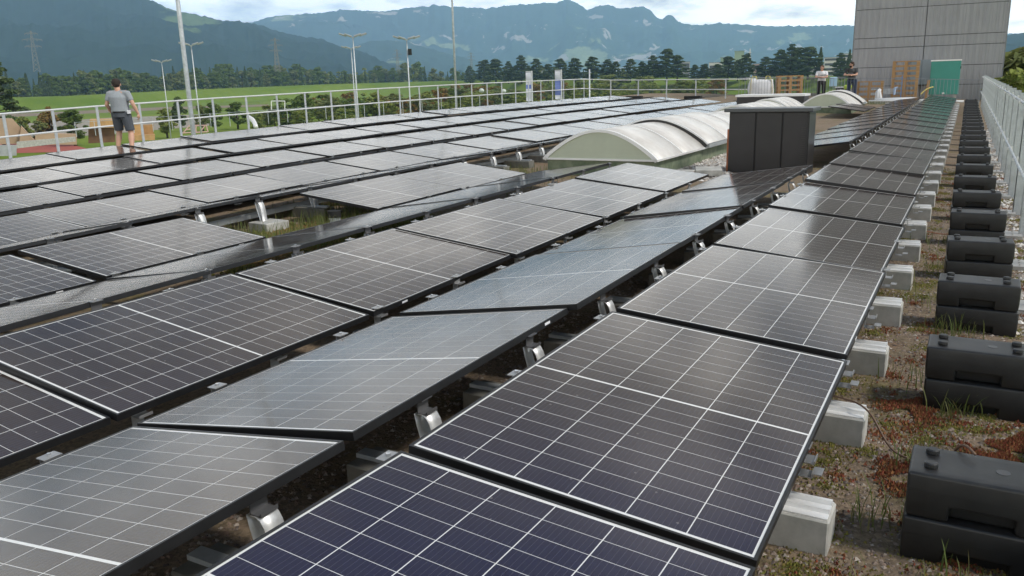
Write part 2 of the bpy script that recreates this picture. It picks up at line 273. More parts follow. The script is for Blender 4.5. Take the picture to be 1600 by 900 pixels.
def bevel(o, wdt, seg=2):
    b = o.modifiers.new('bevel', 'BEVEL'); b.width = wdt; b.segments = seg; b.limit_method = 'ANGLE'; b.angle_limit = R(40); return o
def copy_tree(root, loc, rz=0.0, label=None, mw=None):
    r = root.copy(); C.objects.link(r)
    if mw is not None: r.matrix_world = mw
    else: r.location = loc; r.rotation_euler = (0, 0, rz)
    if label: r['label'] = label
    for ch in list(root.children):
        c = ch.copy(); C.objects.link(c); c.parent = r
        for g in ch.children:
            d = g.copy(); C.objects.link(d); d.parent = c
    return r
ORD = ['first','second','third','fourth','fifth','sixth','seventh','eighth','ninth','tenth','eleventh','twelfth','thirteenth','fourteenth','fifteenth','sixteenth','seventeenth','eighteenth','nineteenth','twentieth']
TENS = {20: 'twenty', 30: 'thirty', 40: 'forty', 50: 'fifty', 60: 'sixty', 70: 'seventy', 80: 'eighty', 90: 'ninety'}
def ordw(n):
    if n > 100: return 'hundred-and-' + ordw(n - 100)
    if n == 100: return 'hundredth'
    if n <= 20: return ORD[n-1]
    t, u = n // 10 * 10, n % 10
    return TENS[t] + '-' + ORD[u-1] if u else TENS[t][:-1] + 'ieth'

# ---------------------------------------------------------------- roof sheet
def zroof(x, y):
    z = rise(y)
    if x < -13: z = z * 0.5 + min(0.12, (-13 - x) * 0.03)
    return z
xs = [-20.2, -19, -18, -17, -16, -15, -14, -13, -12, -11, -10, -9, -8, -7.4, -7, -6.6, -6.2, -5.8, -5.4, -5, -4.6, -4.2, -3.8, -3.4, -3, -2.6, -2.2, -1.8, -1.4, -1, -.7, -.5, -.3, -.1, .1, .3, .5, .7, .85]
ys = [-1.5, -.5, .5, 1, 1.5, 2, 2.5, 3, 3.5, 4, 4.5, 5, 5.5, 6, 6.5, 7, 7.5, 8, 8.5, 9, 10, 11, 12, 13, 14, 15, 16, 17, 18, 20, 22, 24, 26, 28, 30, 33, 36, 39, 42, 45, 48, 52, 56]
mb = MB()
for y in ys:
    for x in xs: mb.v.append(tuple(S(x, y, zroof(x, y))))
for j in range(len(ys) - 1):
    for i in range(len(xs) - 1):
        a = j * len(xs) + i; mb.f.append((a, a+1, a+1+len(xs), a+len(xs))); mb.mi.append(0)
gm = bpy.data.materials.new('green_roof_substrate'); gm.use_nodes = True; t = gm.node_tree; b = t.nodes['Principled BSDF']
g = N(t, 'ShaderNodeNewGeometry')
na = N(t, 'ShaderNodeTexNoise', inp={'Scale': 1.3, 'Detail': 8, 'Roughness': 0.6}); L(t, g.outputs['Position'], na.inputs['Vector'])
nb_ = N(t, 'ShaderNodeTexVoronoi', inp={'Scale': 70.0}); L(t, g.outputs['Position'], nb_.inputs['Vector'])
nc = N(t, 'ShaderNodeTexNoise', inp={'Scale': 24.0, 'Detail': 6, 'Roughness': 0.7}); L(t, g.outputs['Position'], nc.inputs['Vector'])
r1 = N(t, 'ShaderNodeValToRGB'); cr = r1.color_ramp
for i, (p_, c_) in enumerate([(0.30, (0.12, 0.11, 0.035)), (0.42, (0.16, 0.125, 0.075)), (0.50, (0.19, 0.145, 0.105)), (0.60, (0.165, 0.13, 0.085)), (0.70, (0.19, 0.12, 0.08))]):
    if i >= 2: cr.elements.new(p_)
for i, (p_, c_) in enumerate([(0.30, (0.12, 0.11, 0.035)), (0.42, (0.16, 0.125, 0.075)), (0.50, (0.19, 0.145, 0.105)), (0.60, (0.165, 0.13, 0.085)), (0.70, (0.19, 0.12, 0.08))]):
    cr.elements[i].position = p_; cr.elements[i].color = (*c_, 1)
L(t, na.outputs[0], r1.inputs[0])
mm = N(t, 'ShaderNodeMixRGB', blend_type='MULTIPLY', inp={0: 0.75}); L(t, r1.outputs[0], mm.inputs[1])
r2 = N(t, 'ShaderNodeMixRGB', inp={1: (0.55, 0.52, 0.48, 1), 2: (1.8, 1.72, 1.6, 1)}); L(t, nb_.outputs['Color'], r2.inputs[0]); L(t, r2.outputs[0], mm.inputs[2])
L(t, mm.outputs[0], b.inputs['Base Color']); b.inputs['Roughness'].default_value = 0.95
bp = N(t, 'ShaderNodeBump', inp={'Strength': 1.0, 'Distance': 0.02}); L(t, nc.outputs[0], bp.inputs['Height']); L(t, bp.outputs[0], b.inputs['Normal'])
M['roof'] = gm
roof = setting(obj('roof', mb.mesh('roof', gm)))
# walls of the building under the roof
mb = MB()
edge = [S(-20.45, y, -0.02) for y in (-1.5, 5, 12, 20, 30, 40, 56)] + [S(0.9, y, -0.02) for y in (56, 40, 20, 8, -1.5)]
k = len(edge)
for i in range(k):
    a, b2 = edge[i], edge[(i+1) % k]
    mb.quad((a.x, a.y, -9.3), (b2.x, b2.y, -9.3), (b2.x, b2.y, b2.z - 0.03), (a.x, a.y, a.z - 0.03))
wall = setting(obj('building_wall', mb.mesh('building_wall', M['grey_sheet'])))

# ---------------------------------------------------------------- solar panels
PW, PL, PT = 1.134, 1.722, 0.032
mb = MB(); lip = 0.010
for (x0, x1, y0, y1) in ((-PW/2, -PW/2+lip, -PL/2, PL/2), (PW/2-lip, PW/2, -PL/2, PL/2), (-PW/2+lip, PW/2-lip, -PL/2, -PL/2+lip), (-PW/2+lip, PW/2-lip, PL/2-lip, PL/2)):
    mb.box(x0, x1, y0, y1, -PT, 0.0)
frame_me = mb.mesh('frame', M['frame'])
mb = MB(); mb.box(-PW/2+lip, PW/2-lip, -PL/2+lip, PL/2-lip, -0.008, -0.0022); mb.mi[0] = 1; sheet_me = mb.mesh('glass_sheet', [M['cells'], M['under']])
mb = MB(); mb.box(-PW/2+lip, PW/2-lip, -PL/2+lip, PL/2-lip, -0.008, -0.0026); mb.mi[0] = 1; sheetw_me = mb.mesh('glass_sheet', [M['backsheet'], M['under']])
mb = MB(); mb.box(-CPX/2+0.0017, CPX/2-0.0017, -CPY/2+0.0012, CPY/2-0.0012, 0, 0.0002); cell_me = mb.mesh('cell', M['cell'])
mb = MB(); mb.box(-0.028, 0.028, -0.0007, 0.0007, -0.006, 0.006); tag_me = mb.mesh('sticker', M['white'])
def plane_matrix(xc, yc, zc, tilt, dx=0):
    """panel with grid centre (xc,yc,zc), placed on and stretched to the bent grid; tilt>0: right side high"""
    hx, hy = PW/2, PL/2
    p0 = S(xc, yc - hy, zc); p1 = S(xc, yc + hy, zc)
    l = S(xc - hx*math.cos(tilt), yc, zc - hx*math.sin(tilt)); r = S(xc + hx*math.cos(tilt), yc, zc + hx*math.sin(tilt))
    Y = (p1 - p0); sy_ = Y.length / PL * 1.011; Y.normalize()
    X = (r - l); sx_ = X.length / PW; X.normalize()
    X0 = (X - Y * (X.dot(Y) * 0.5)).normalized(); Y = (Y - X0 * Y.dot(X0)).normalized(); Z = X0.cross(Y)
    c = (p0 + p1 + l + r) / 4
    mw = Matrix((X0 * sx_, Y * sy_, Z)).transposed().to_4x4(); mw.translation = c
    return mw
ROWN = {1: 'row beside the gravel path', 2: 'second row from the path', 3: 'third row from the path', 4: 'narrow looking fourth row', 5: 'broken fifth row', 6: 'sixth row facing away', 7: 'seventh row beyond the gap', 8: 'eighth row facing away', 9: 'ninth row from the path', 10: 'tenth row facing away', 11: 'eleventh row from the path', 12: 'twelfth row facing away', 13: 'last row by the left railing'}
STICK = {(1, 1), (2, 0), (3, -1), (4, -1), (5, -1), (5, 0), (3, 1)}
NPAN = 0
rr = random.Random(3)
def panel(row, k, xc, yc, zc, tilt, near=False, where=''):
    global NPAN; NPAN += 1
    o = thing('solar_panel', 'solar panel, %s from the front in the %s' % (ordw(k), (ROWN[row] if not where else ROWN[row].split(' ')[0] + ' row' + where)), 'solar panel', group='solar panels in rows on the roof')
    o.matrix_world = plane_matrix(xc, yc, zc, tilt)
    obj('frame', frame_me, o)
    if near:
        s_ = obj('glass_sheet', sheetw_me, o)
        for i in range(6):
            for j in range(18):
                yy = (j - 8.5) * CPY + (GAPM/2 if j > 8 else -GAPM/2)
                obj('cell', cell_me, s_, ((i - 2.5) * CPX, yy, -0.0026))
    else: obj('glass_sheet', sheet_me, o)
    return o
def sticker(o, yy, side=1):
    obj('sticker', tag_me, o, (side * (PW/2 + 0.001), yy, -0.017), (0, 0, R(90)))
PITCHY = 1.759
# three rows nearest the camera, fitted to panel corner pixels of the image: y start of panel 0, left edge x, left edge z, tilt, and per panel (dx,dy,dz,dtilt)
NEAR = {
    1: (-1.5488, -1.1643, -0.0963, 2.0749, {-1: (0.0712, -0.1167, 0.0232, 0.0055), 0: (0.0236, -0.0690, -0.0107, -0.0075), 1: (0.0091, -0.0250, -0.0060, 0.0075), 2: (-0.0035, 0.0200, -0.0137, 0.0030), 3: (-0.0155, 0.0523, 0.0000, 0.0103), 4: (-0.0095, 0.0495, 0.0263, 0.0001), 5: (-0.0121, -0.0192, 0.0428, 0.0161)}),
    2: (-2.8836, -1.2177, 0.1498, 2.0432, {-1: (0.0322, -0.0850, 0.0124, -0.0067), 0: (0.0106, -0.0404, 0.0057, 0.0139), 1: (0.0250, -0.0300, 0.0180, 0.0110), 2: (-0.0100, 0.0150, -0.0017, 0.0120)}),
    3: (-4.1838, -1.2412, -0.1144, 2.0501, {-1: (-0.0026, -0.0984, 0.0056, -0.0063), 0: (0.0692, -0.0909, 0.0253, -0.0160), 1: (0.0045, -0.0090, -0.0013, -0.0052), 2: (0.0239, -0.0419, 0.0077, -0.0065), 3: (0.0008, 0.0018, 0.0023, 0.0095), 4: (-0.0191, 0.0315, 0.0150, 0.0096)}),
}
for row, (xL, zL, tl, y0, dev) in NEAR.items():
    ks = {1: range(-1, 22), 2: list(range(-1, 5)) + list(range(7, 21)), 3: list(range(-1, 5)) + [15, 16]}[row]
    cnt = 0
    for k in ks:
        d = dev.get(k)
        yc = y0 + k * PITCHY + PL / 2
        if d is None: d = (rr.uniform(-.004, .004), rr.uniform(-.006, .006), 0.0062 * (yc - 5.5) + rr.uniform(-.003, .003), rr.uniform(-.003, .003))
        if (row, k) in ((2, 7), (3, 15)): cnt = 0
        cnt += 1
        where = ''
        if row == 2 and k >= 7: where = ' behind the housing'
        if row == 3 and k >= 15: where = ' by far rooflights'
        o = panel(row, cnt, xL + d[0] + PW/2, yc + d[1], zL + 1.6 + d[2], tl + d[3], near=(k < 3 if row == 1 else k < 2), where=where)
        if (row, k) in STICK: sticker(o, -0.55 if row != 2 else 0.62)
def seq(a, b, st=1.775): 
    r = []
    while a < b: r.append(a); a += st
    return r
T5 = 0.115
FIELD = {   # row: (right edge x, right edge z, tilt, y starts)
    4: (-4.40, -1.165, 0.150, [0.25, 2.01, 3.77, 5.53, 7.29, 9.05]),
    5: (-5.70, -1.347, -T5, [0.2, 1.97, 3.85, 7.30, 9.06]),
    6: (-7.00, -1.20, 0.14, [-.2 + 1.765*i for i in range(1, 11)]),
    7: (-8.35, -1.380, -T5, [0.2, 1.97, 3.74, 5.50, 7.27, 9.02, 10.84, 12.62, 14.46, 16.26] + seq(18.04, 40)),
    8: (-9.65, -1.235, 0.13, seq(3.6, 40)),
    9: (-11.0, -1.395, -T5, [3.72, 5.48, 7.25, 9.09, 10.86, 12.70, 14.52, 16.29] + seq(18.05, 41)),
    10: (-12.3, -1.235, 0.13, seq(5.2, 41)),
    11: (-13.6, -1.35, -T5, [5.45, 7.22, 9.0, 10.76, 12.68, 14.46] + seq(16.24, 42)),
    12: (-14.95, -1.20, 0.13, seq(6.9, 42)),
    13: (-16.3, -1.272, -T5, [7.1, 8.92, 10.72, 12.72, 14.49] + seq(16.26, 42)),
}
for row, (xr, zr, tl, ysl) in FIELD.items():
    cnt = 0; run = 0.0
    for ya in ysl:
        yc = ya + PL/2; xc = xr - PW/2*math.cos(tl); zc = zr - PW/2*math.sin(tl) + 1.6
        q = pix(S(xc, yc, zc))
        if q is None or q[0] < -150 or q[1] > 1000: continue
        if rr.random() < 0.35: run = rr.uniform(-.014, .014)
        zadd = 0.0
        if row == 9: zadd = 0.0035 * max(0, yc - 9)if yc < 24 else 0.05
        if row == 11: zadd = 0.004 * max(0, min(yc, 22) - 10)
        if row == 13: zadd = 0.004 * max(0, min(yc, 22) - 10)
        if row in (12, 10): zadd = 0.004 * max(0, min(yc, 22) - 10) + .02
        if row == 7: zadd = 0.0015 * max(0, yc - 8)
        cnt += 1
        o = panel(row, cnt, xc, yc, zc + zadd + (run if ya != ysl[0] else 0) + rr.uniform(-.004, .004), tl + rr.uniform(-.006, .006))
        if (row, {1.97: -1, 3.85: 0}.get(ya, 9)) in STICK: sticker(o, 0.55)
print('panels', NPAN)

# ---------------------------------------------------------------- mounting hardware
def curve_band(prof, w_, th=0.003):
    """bent strip of sheet metal following (x,z) points, w_ wide along y"""
    mb = MB(); out = []; P_ = [Vector((x, 0, z)) for x, z in prof]
    for i, p in enumerate(P_):
        d = (P_[min(i+1, len(P_)-1)] - P_[max(i-1, 0)]).normalized(); out.append(Vector((-d.z, 0, d.x)))
    a = [(p.x, p.z) for p in P_]; b_ = [(p.x + n.x*th, p.z + n.z*th) for p, n in zip(P_, out)]
    mb.sweep(a + b_[::-1], -w_/2, w_/2); return mb
def clamp_mesh():
    mb = MB(); mb.box(-0.022, 0.030, -0.035, 0.035, 0.002, 0.006); mb.box(0.004, 0.008, -0.035, 0.035, -0.045, 0.002)
    mb.box(0.004, 0.050, -0.035, 0.035, -0.049, -0.045); mb.box(0.046, 0.050, -0.035, 0.035, -0.045, -0.036); return mb
cl_me = clamp_mesh().mesh('clamp', mat('dark_zinc', (.16, .16, .165), .4, .5)); 
clb_me = clamp_mesh().mesh('clamp', M['alu_dull'])
mb = MB(); mb.tube([(0.004, 0, 0.006), (0.004, 0, 0.016)], 0.0085, 6); bolt_me = mb.mesh('bolt', M['steel'])
band_me = curve_band([(0.0, -0.052), (0.028, -0.052), (0.044, -0.060), (0.058, -0.082), (0.070, -0.12), (0.080, -0.18), (0.092, -0.33), (0.13, -0.335)], 0.075).mesh('band', M['alu'], True)
band2_me = curve_band([(-0.012, -0.052), (-0.002, -0.10), (0.018, -0.17), (0.045, -0.25), (0.07, -0.30)], 0.072).mesh('stay', M['alu'], True)
mb = MB(); mb.box(-0.01, 0.045, -0.03, 0.03, -0.105, -0.101); mb.box(-0.01, -0.006, -0.03, 0.03, -0.10, -0.04); mb.box(0.041, 0.045, -0.03, 0.03, -0.101, -0.085)
mb.box(0.045, 0.075, -0.03, 0.03, -0.089, -0.085); foot_me = mb.mesh('bracket', M['alu_dull'])
def tall_bracket():
    o = thing('mounting_bracket', '', 'bracket', group='curved aluminium brackets under the high panel edges')
    obj('clamp', cl_me, o); obj('bolt', bolt_me, o); obj('band', band_me, o); obj('stay', band2_me, o); return o
def short_bracket():
    o = thing('edge_bracket', '', 'bracket', group='short aluminium brackets under the low panel edges')
    obj('clamp', clb_me, o); obj('bolt', bolt_me, o); obj('bracket', foot_me, o); return o
# concrete foot: block, hat rail on top
mb = MB(); mb.box(-0.42, 0.30, -0.08, 0.08, -0.02, 0.135); block_me = mb.mesh('block', M['concrete'])
mb = MB(); prof = [(y_*.8, z_ - .02) for y_, z_ in [(-0.085, 0.156), (-0.085, 0.160), (-0.04, 0.160), (-0.036, 0.176), (-0.010, 0.176), (-0.007, 0.165), (0.030, 0.165), (0.034, 0.182), (0.052, 0.182), (0.056, 0.160), (0.085, 0.160), (0.085, 0.156)]]
n = len(prof); mb.v += [(-0.42, y, z) for y, z in prof] + [(0.292, y, z) for y, z in prof]
for i in range(n):
    j = (i+1) % n; mb.f.append((i, j, n+j, n+i)); mb.mi.append(0)
mb.f.append(tuple(range(n))[::-1]); mb.mi.append(0); mb.f.append(tuple(range(n, 2*n))); mb.mi.append(0)
rail_me = mb.mesh('rail', mat('mill_finish_rail', (.86, .86, .85), .38, .25, .05, 12))
def foot(label, loc, rz=0, group='concrete feet with aluminium rails'):
    o = thing('concrete_foot', label, 'concrete foot', loc, rz, group)
    b_ = bevel(obj('block', block_me, o), 0.006, 1); obj('rail', rail_me, o); return o
tb = None; sb = None
def put_tall(label, p, rz):
    global tb
    if tb is None: tb = tall_bracket(); tb.location = p; tb.rotation_euler = (0, 0, rz); tb['label'] = label; return tb
    return copy_tree(tb, p, rz, label)
def put_short(label, p, rz):
    global sb
    if sb is None: sb = short_bracket(); sb.location = p; sb.rotation_euler = (0, 0, rz); sb['label'] = label; return sb
    return copy_tree(sb, p, rz, label)
def yaw_at(x, y):
    d = S(x, y + .5, 0) - S(x, y - .5, 0); return math.atan2(-d.x, d.y)
f0 = None
def put_foot(label, p, rz):
    global f0
    if f0 is None: f0 = foot(label, p, rz); return f0
    return copy_tree(f0, p, rz, label)
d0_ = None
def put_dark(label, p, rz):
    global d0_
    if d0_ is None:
        d0_ = thing('concrete_foot', label, 'concrete foot', p, rz, 'shade darkened concrete feet between the rows'); mb = MB(); mb.box(-.30, .22, -.10, .10, -.02, .13); bevel(obj('block', mb.mesh('block', M['concrete_shaded']), d0_), .006, 1)
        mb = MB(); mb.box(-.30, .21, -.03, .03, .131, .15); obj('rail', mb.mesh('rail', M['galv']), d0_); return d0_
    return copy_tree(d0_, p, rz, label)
def edge_z(row, y):
    if row == 1: return zL_R[0] + 0.0062 * (y - 5.5)
# right edge of row 1: feet in a line along the path
for k in range(30):
    y = 2.78 + .93*k + .011*k*k
    if y > 39.5: break
    put_foot('pale concrete foot with bright rail, %s from the front along the gravel path' % ordw(k+1), G(-0.60, y, 0.0), yaw_at(-.6, y))
    zz = -1.219 + 1.6 + 0.0062 * (y - 5.5) - 0.02
    put_short('small clamp bracket above the %s path side concrete foot' % ordw(k+1), S(-0.415, y + .03, zz), yaw_at(-.4, y))
# high right edge of row 2
for k in range(46):
    y = 1.57 + .868*k - .868
    if 10.75 < y < 14.5 or y > 38.5: continue
    zz = -1.133 + 1.6 + 0.0062 * (y - 5.5)
    x = -1.762
    put_tall('curved shiny bracket, %s from the front under the second row' % ordw(k+1), S(x, y, zz - .004), yaw_at(x, y))
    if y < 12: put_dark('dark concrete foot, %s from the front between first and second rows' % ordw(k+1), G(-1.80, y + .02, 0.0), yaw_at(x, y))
# high left edge of row 1
for k in range(24):
    y = 1.95 + .868*k - .868
    if y > 20: break
    zz = -1.110 + 1.6 + 0.0062 * (y - 5.5)
    put_short('small clamp, %s from the front on the path row at its left edge' % ordw(k+1), S(-1.555, y, zz - 0.025), yaw_at(-1.5, y) + math.pi)
# low right edge of row 3 and low left edge of row 2
for k in range(11):
    y = 1.25 + .868*k
    put_short('small clamp, %s from the front on the third row at its right edge' % ordw(k+1), S(-3.06, y, -1.306 + 1.6), yaw_at(-3.06, y))
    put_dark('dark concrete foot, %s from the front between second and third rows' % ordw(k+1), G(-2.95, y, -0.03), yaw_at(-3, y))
    if k < 10: put_short('small clamp, %s from the front on the second row at its left edge' % ordw(k+1), S(-2.89, y + .33, -1.302 + 1.6), yaw_at(-2.9, y) + math.pi)
for k in range(11):
    y = 2.0 + .868*k
    put_tall('curved bracket, %s from the front under the fourth row' % ordw(k+1), S(-4.40, y, -1.170 + 1.6), yaw_at(-4.4, y))
    if y < 9.7: put_short('small clamp, %s from the front on the third row at its left edge' % ordw(k+1), S(-4.19, y + .4, -1.177 + 1.6), yaw_at(-4.2, y) + math.pi)
for k in range(10):
    y = 2.2 + .868*k
    if y < 10.7 and not (5.4 < y < 7.2): put_short('small clamp, %s from the front on the fifth row at its edge' % ordw(k+1), S(-5.70, y, -1.347 + 1.6), yaw_at(-5.7, y))
for k in range(22):
    y = 2.46 + .868*k
    if y > 19: break
    put_tall('pale curved bracket, %s from the front under the sixth row' % ordw(k+1), S(-7.0, y, -1.205 + 1.6), yaw_at(-7, y))
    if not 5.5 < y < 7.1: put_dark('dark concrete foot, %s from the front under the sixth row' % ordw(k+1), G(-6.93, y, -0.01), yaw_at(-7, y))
for row, xr, zr, lab in ((7, -8.35, -1.380, 'seventh'), (9, -11.0, -1.395, 'ninth'), (11, -13.6, -1.35, 'eleventh')):
    for k in range(16):
        y = 4.2 + (row - 7) * 1.2 + .88*k
        put_short('tiny clamp, %s from the front on the %s row' % (ordw(k+1), lab), S(xr, y, zr + 1.603 + (0.0035*max(0, y-9) if row == 9 else 0.004*max(0, y-10) if row == 11 else 0)), yaw_at(xr, y))
# cable tray and drain in the open gap
def channel(name, label, pts, wd, h, m_, group=None):
    mb = MB(); n0 = 0
    prof = [(-wd/2, h), (-wd/2, 0), (wd/2, 0), (wd/2, h), (wd/2-.003, h), (wd/2-.003, .003), (-wd/2+.003, .003), (-wd/2+.003, h)]
    k = len(prof)
    for (x, y, z) in pts: mb.v += [tuple(G(x + a, y, z + b_)) for a, b_ in prof]
    for i in range(len(pts)-1):
        for j in range(k):
            a = i*k + j; b_ = i*k + (j+1) % k; mb.f.append((a, b_, b_+k, a+k)); mb.mi.append(0)
    mb.f.append(tuple(range(k))[::-1]); mb.mi.append(0); mb.f.append(tuple((len(pts)-1)*k + j for j in range(k))); mb.mi.append(0)
    return tag(obj(name, mb.mesh(name, m_)), label, 'cable tray', group)
channel('cable_tray', 'long grey metal cable tray lying under the sixth row beside the open gap', [(-7.25, y, 0.10) for y in range(4, 21)], 0.10, 0.05, M['sheet'])
0 and channel('cable_tray', 'thin aluminium rail running under the missing panel of the fifth row', [(-6.0, y, 0.16) for y in (4.6, 6, 7.5, 9)], 0.05, 0.05, M['alu_dull'])
t_ = thing('drain_pipe', 'short grey vent pipe with black cap standing in the weedy gap', 'vent pipe', G(-6.2, 7.15, -0.02))
mb = MB(); mb.tube([(0, 0, 0), (0, 0, 0.14)], 0.065, 20); obj('pipe', mb.mesh('pipe', M['galv'], False), t_)
mb = MB(); mb.tube([(0, 0, 0.14), (0, 0, 0.215)], 0.075, 20); obj('cap', mb.mesh('cap', M['rubber'], False), t_)
for k, (a, b_) in enumerate((((-6.86, 5.93), 0.1), ((-6.86, 6.80), -0.1))):
    o = thing('concrete_foot', ['low concrete pad under the tall bracket in the weedy gap', 'concrete pad by the black capped pipe'][k], 'concrete pad', G(a[0], a[1], -.02), b_)
    mb = MB(); mb.box(-.16, .16, -.16, .16, 0, .12); bevel(obj('block', mb.mesh('block', M['concrete']), o), .01)

# ---------------------------------------------------------------- ballast trays of the right railing
def fused_tray():
    """one clean shell: outline extruded, recess inset"""
    bm = bmesh.new(); W2, D2, H, RX, RZ, RD = 0.225, 0.120, 0.160, 0.095, 0.054, 0.042
    def ring(x0, x1, y0, y1, z): return [bm.verts.new(p) for p in ((x0, y0, z), (x1, y0, z), (x1, y1, z), (x0, y1, z))]
    xs_ = [-W2, -RX, RX, W2]; ys_ = [-D2, -D2 + RD, D2 - RD, D2]; zs_ = [0, RZ, H]
    V = {}
    def v(i, j, k):
        if (i, j, k) not in V: V[(i, j, k)] = bm.verts.new((xs_[i], ys_[j], zs_[k]))
        return V[(i, j, k)]
    solid = {}
    for i in range(3):
        for j in range(3):
            for k in range(2): solid[(i, j, k)] = not (k == 0 and i == 1 and j in (0, 2))
    for (i, j, k), s_ in solid.items():
        if not s_: continue
        for d, f in (((-1,0,0), ((0,0,0),(0,0,1),(0,1,1),(0,1,0))), ((1,0,0), ((1,0,0),(1,1,0),(1,1,1),(1,0,1))), ((0,-1,0), ((0,0,0),(1,0,0),(1,0,1),(0,0,1))), ((0,1,0), ((0,1,0),(0,1,1),(1,1,1),(1,1,0))), ((0,0,-1), ((0,0,0),(0,1,0),(1,1,0),(1,0,0))), ((0,0,1), ((0,0,1),(1,0,1),(1,1,1),(0,1,1)))):
            if solid.get((i+d[0], j+d[1], k+d[2]), False): continue
            bm.faces.new([v(i+a, j+b_, k+c_) for a, b_, c_ in f])
    bmesh.ops.dissolve_limit(bm, angle_limit=0.01, verts=bm.verts, edges=bm.edges)
    # taper: slightly narrower at the foot
    for q in bm.verts:
        if q.co.z < 0.01: q.co.x *= 0.985; q.co.y *= 0.97
    es = [e_ for e_ in bm.edges if len(e_.link_faces) == 2 and e_.calc_face_angle(0) > 0.5]
    bmesh.ops.bevel(bm, geom=es, offset=0.011, segments=3, affect='EDGES', profile=0.5)
    me = bpy.data.meshes.new('tray_body'); bm.to_mesh(me); bm.free(); me.materials.append(M['plastic'])
    me.polygons.foreach_set('use_smooth', [True]*len(me.polygons)); me.set_sharp_from_angle(angle=R(35)); return me
tray_me = fused_tray()
mb = MB()
for x in (-0.16, 0.15):
    for y in (-0.055, 0.06):
        pass
mb.tube([(0, 0, 0.158), (0, 0, 0.166), (0, 0, 0.176), (0, 0, 0.179)], [0.020, 0.022, 0.021, 0.016], 14)
peg_me = mb.mesh('peg', M['plastic'], False)
mb = MB()
mb.tube([(0.05, 0.0, 0.1595), (0.05, 0.0, 0.1615)], [0.022, 0.021], 16); plug_me = mb.mesh('plug', mat('worn_plastic_plug', (0.05, 0.052, 0.055), 0.35))
mb = MB(); mb.box(-0.222, 0.222, -0.1208, -0.118, 0.098, 0.1005); seam_me = mb.mesh('seam', M['plastic'])
t0 = None
def put_tray(label, loc, rz):
    global t0
    if t0 is None:
        t0 = thing('ballast_tray', label, 'ballast tray', loc, rz, 'black plastic ballast trays along the right railing')
        obj('tray_body', tray_me, t0); [obj('peg', peg_me, t0, (px_, py_, 0)) for px_ in (-0.16, 0.15) for py_ in (-0.055, 0.06)]; obj('plug', plug_me, t0); obj('seam', seam_me, t0); return t0
    return copy_tree(t0, loc, rz, label)
BY = [2.79 + 1.43 * k for k in range(27)]
for k, y in enumerate(BY):
    jx, jr = rr.uniform(-.013, .013), rr.uniform(-.035, .035)
    yy = y + .12; x = 0.178 + jx
    rz = yaw_at(x, yy) + jr
    if k == 3: rz += 0.02
    put_tray('lower black ballast tray of the %s stack from the front' % ordw(k+1), G(x + rr.uniform(-.006, .006), yy, -0.005), rz + rr.uniform(-.012, .012))
    put_tray('upper black ballast tray with round pegs on the %s stack from the front' % ordw(k+1), G(x, yy, 0.156), rz)
# the railing that the trays hold down
RX = 0.66
rail_r = thing('safety_railing', 'right hand galvanised safety railing of flat posts seen nearly end on', 'railing', S(RX, 3, 0))
def child(name, mesh_, par): 
    o = obj(name, mesh_, par); o.matrix_parent_inverse = par.matrix_world.inverted(); return o
bpy.context.view_layer.update()
def P_local(par, p): return p - par.location
HR = 1.30
mb = MB(); mb.box(-0.045, 0.045, -0.004, 0.004, 0.0, HR); mb.box(0.035, 0.045, -0.004, 0.03, 0, HR); mb.box(-0.045, -0.037, -0.004, 0.022, 0, HR); post_me = mb.mesh('post', M['galv'])
mb = MB()
prof = [(-0.28, -0.11), (-0.22, -0.15), (-0.02, -0.15), (0.02, -0.11), (0.02, 0.11), (-0.02, 0.15), (-0.22, 0.15), (-0.28, 0.11)]
n = len(prof); mb.v += [(a, b_, 0.030) for a, b_ in prof] + [(a, b_, 0.036) for a, b_ in prof]
mb.f += [tuple(range(n))[::-1], tuple(range(n, 2*n))] + [(i, (i+1) % n, n+(i+1) % n, n+i) for i in range(n)]; mb.mi += [0]*(n+2)
mb.box(-0.28, 0.02, -0.15, -0.146, 0.0, 0.034)
for a in (-.2, -.06):
    for b_ in (-.09, .0, .09): mb.tube([(a, b_, .036), (a, b_, .044)], .009, 6)
plate_me = mb.mesh('foot_plate', mat('zinc_foot_plate', (0.46, 0.45, 0.43), 0.5, 0.5, 0.12, 6))
mb = MB()
for z in (0.0,): mb.box(-0.065, -0.045, -0.035, 0.035, -0.03, 0.03); mb.box(-0.11, -0.065, -0.018, 0.018, -0.016, 0.016)
knob_me = mb.mesh('clamp', M['galv_light'])
for k, y in enumerate([2.08 + 1.43 * j for j in range(28)]):
    b0 = G(RX, y, 0); rz = yaw_at(RX, y)
    p_ = obj('post', post_me, rail_r, b0 - rail_r.location, (0, 0, rz))
    for z in (0.62, HR - 0.06): obj('clamp', knob_me, p_, (0, 0, z))
    if k < 16: obj('foot_plate', plate_me, rail_r, G(RX - .04, y, 0) - rail_r.location, (0, 0, rz))
for z in (0.62, HR - 0.06):
    mb = MB(); mb.tube([P_local(rail_r, G(RX - .088, y, z)) for y in (1, 4, 8, 12, 16, 20, 25, 30, 36, 41.9)], 0.013, 8); obj('rail_tube', mb.mesh('rail_tube', M['galv'], True), rail_r)

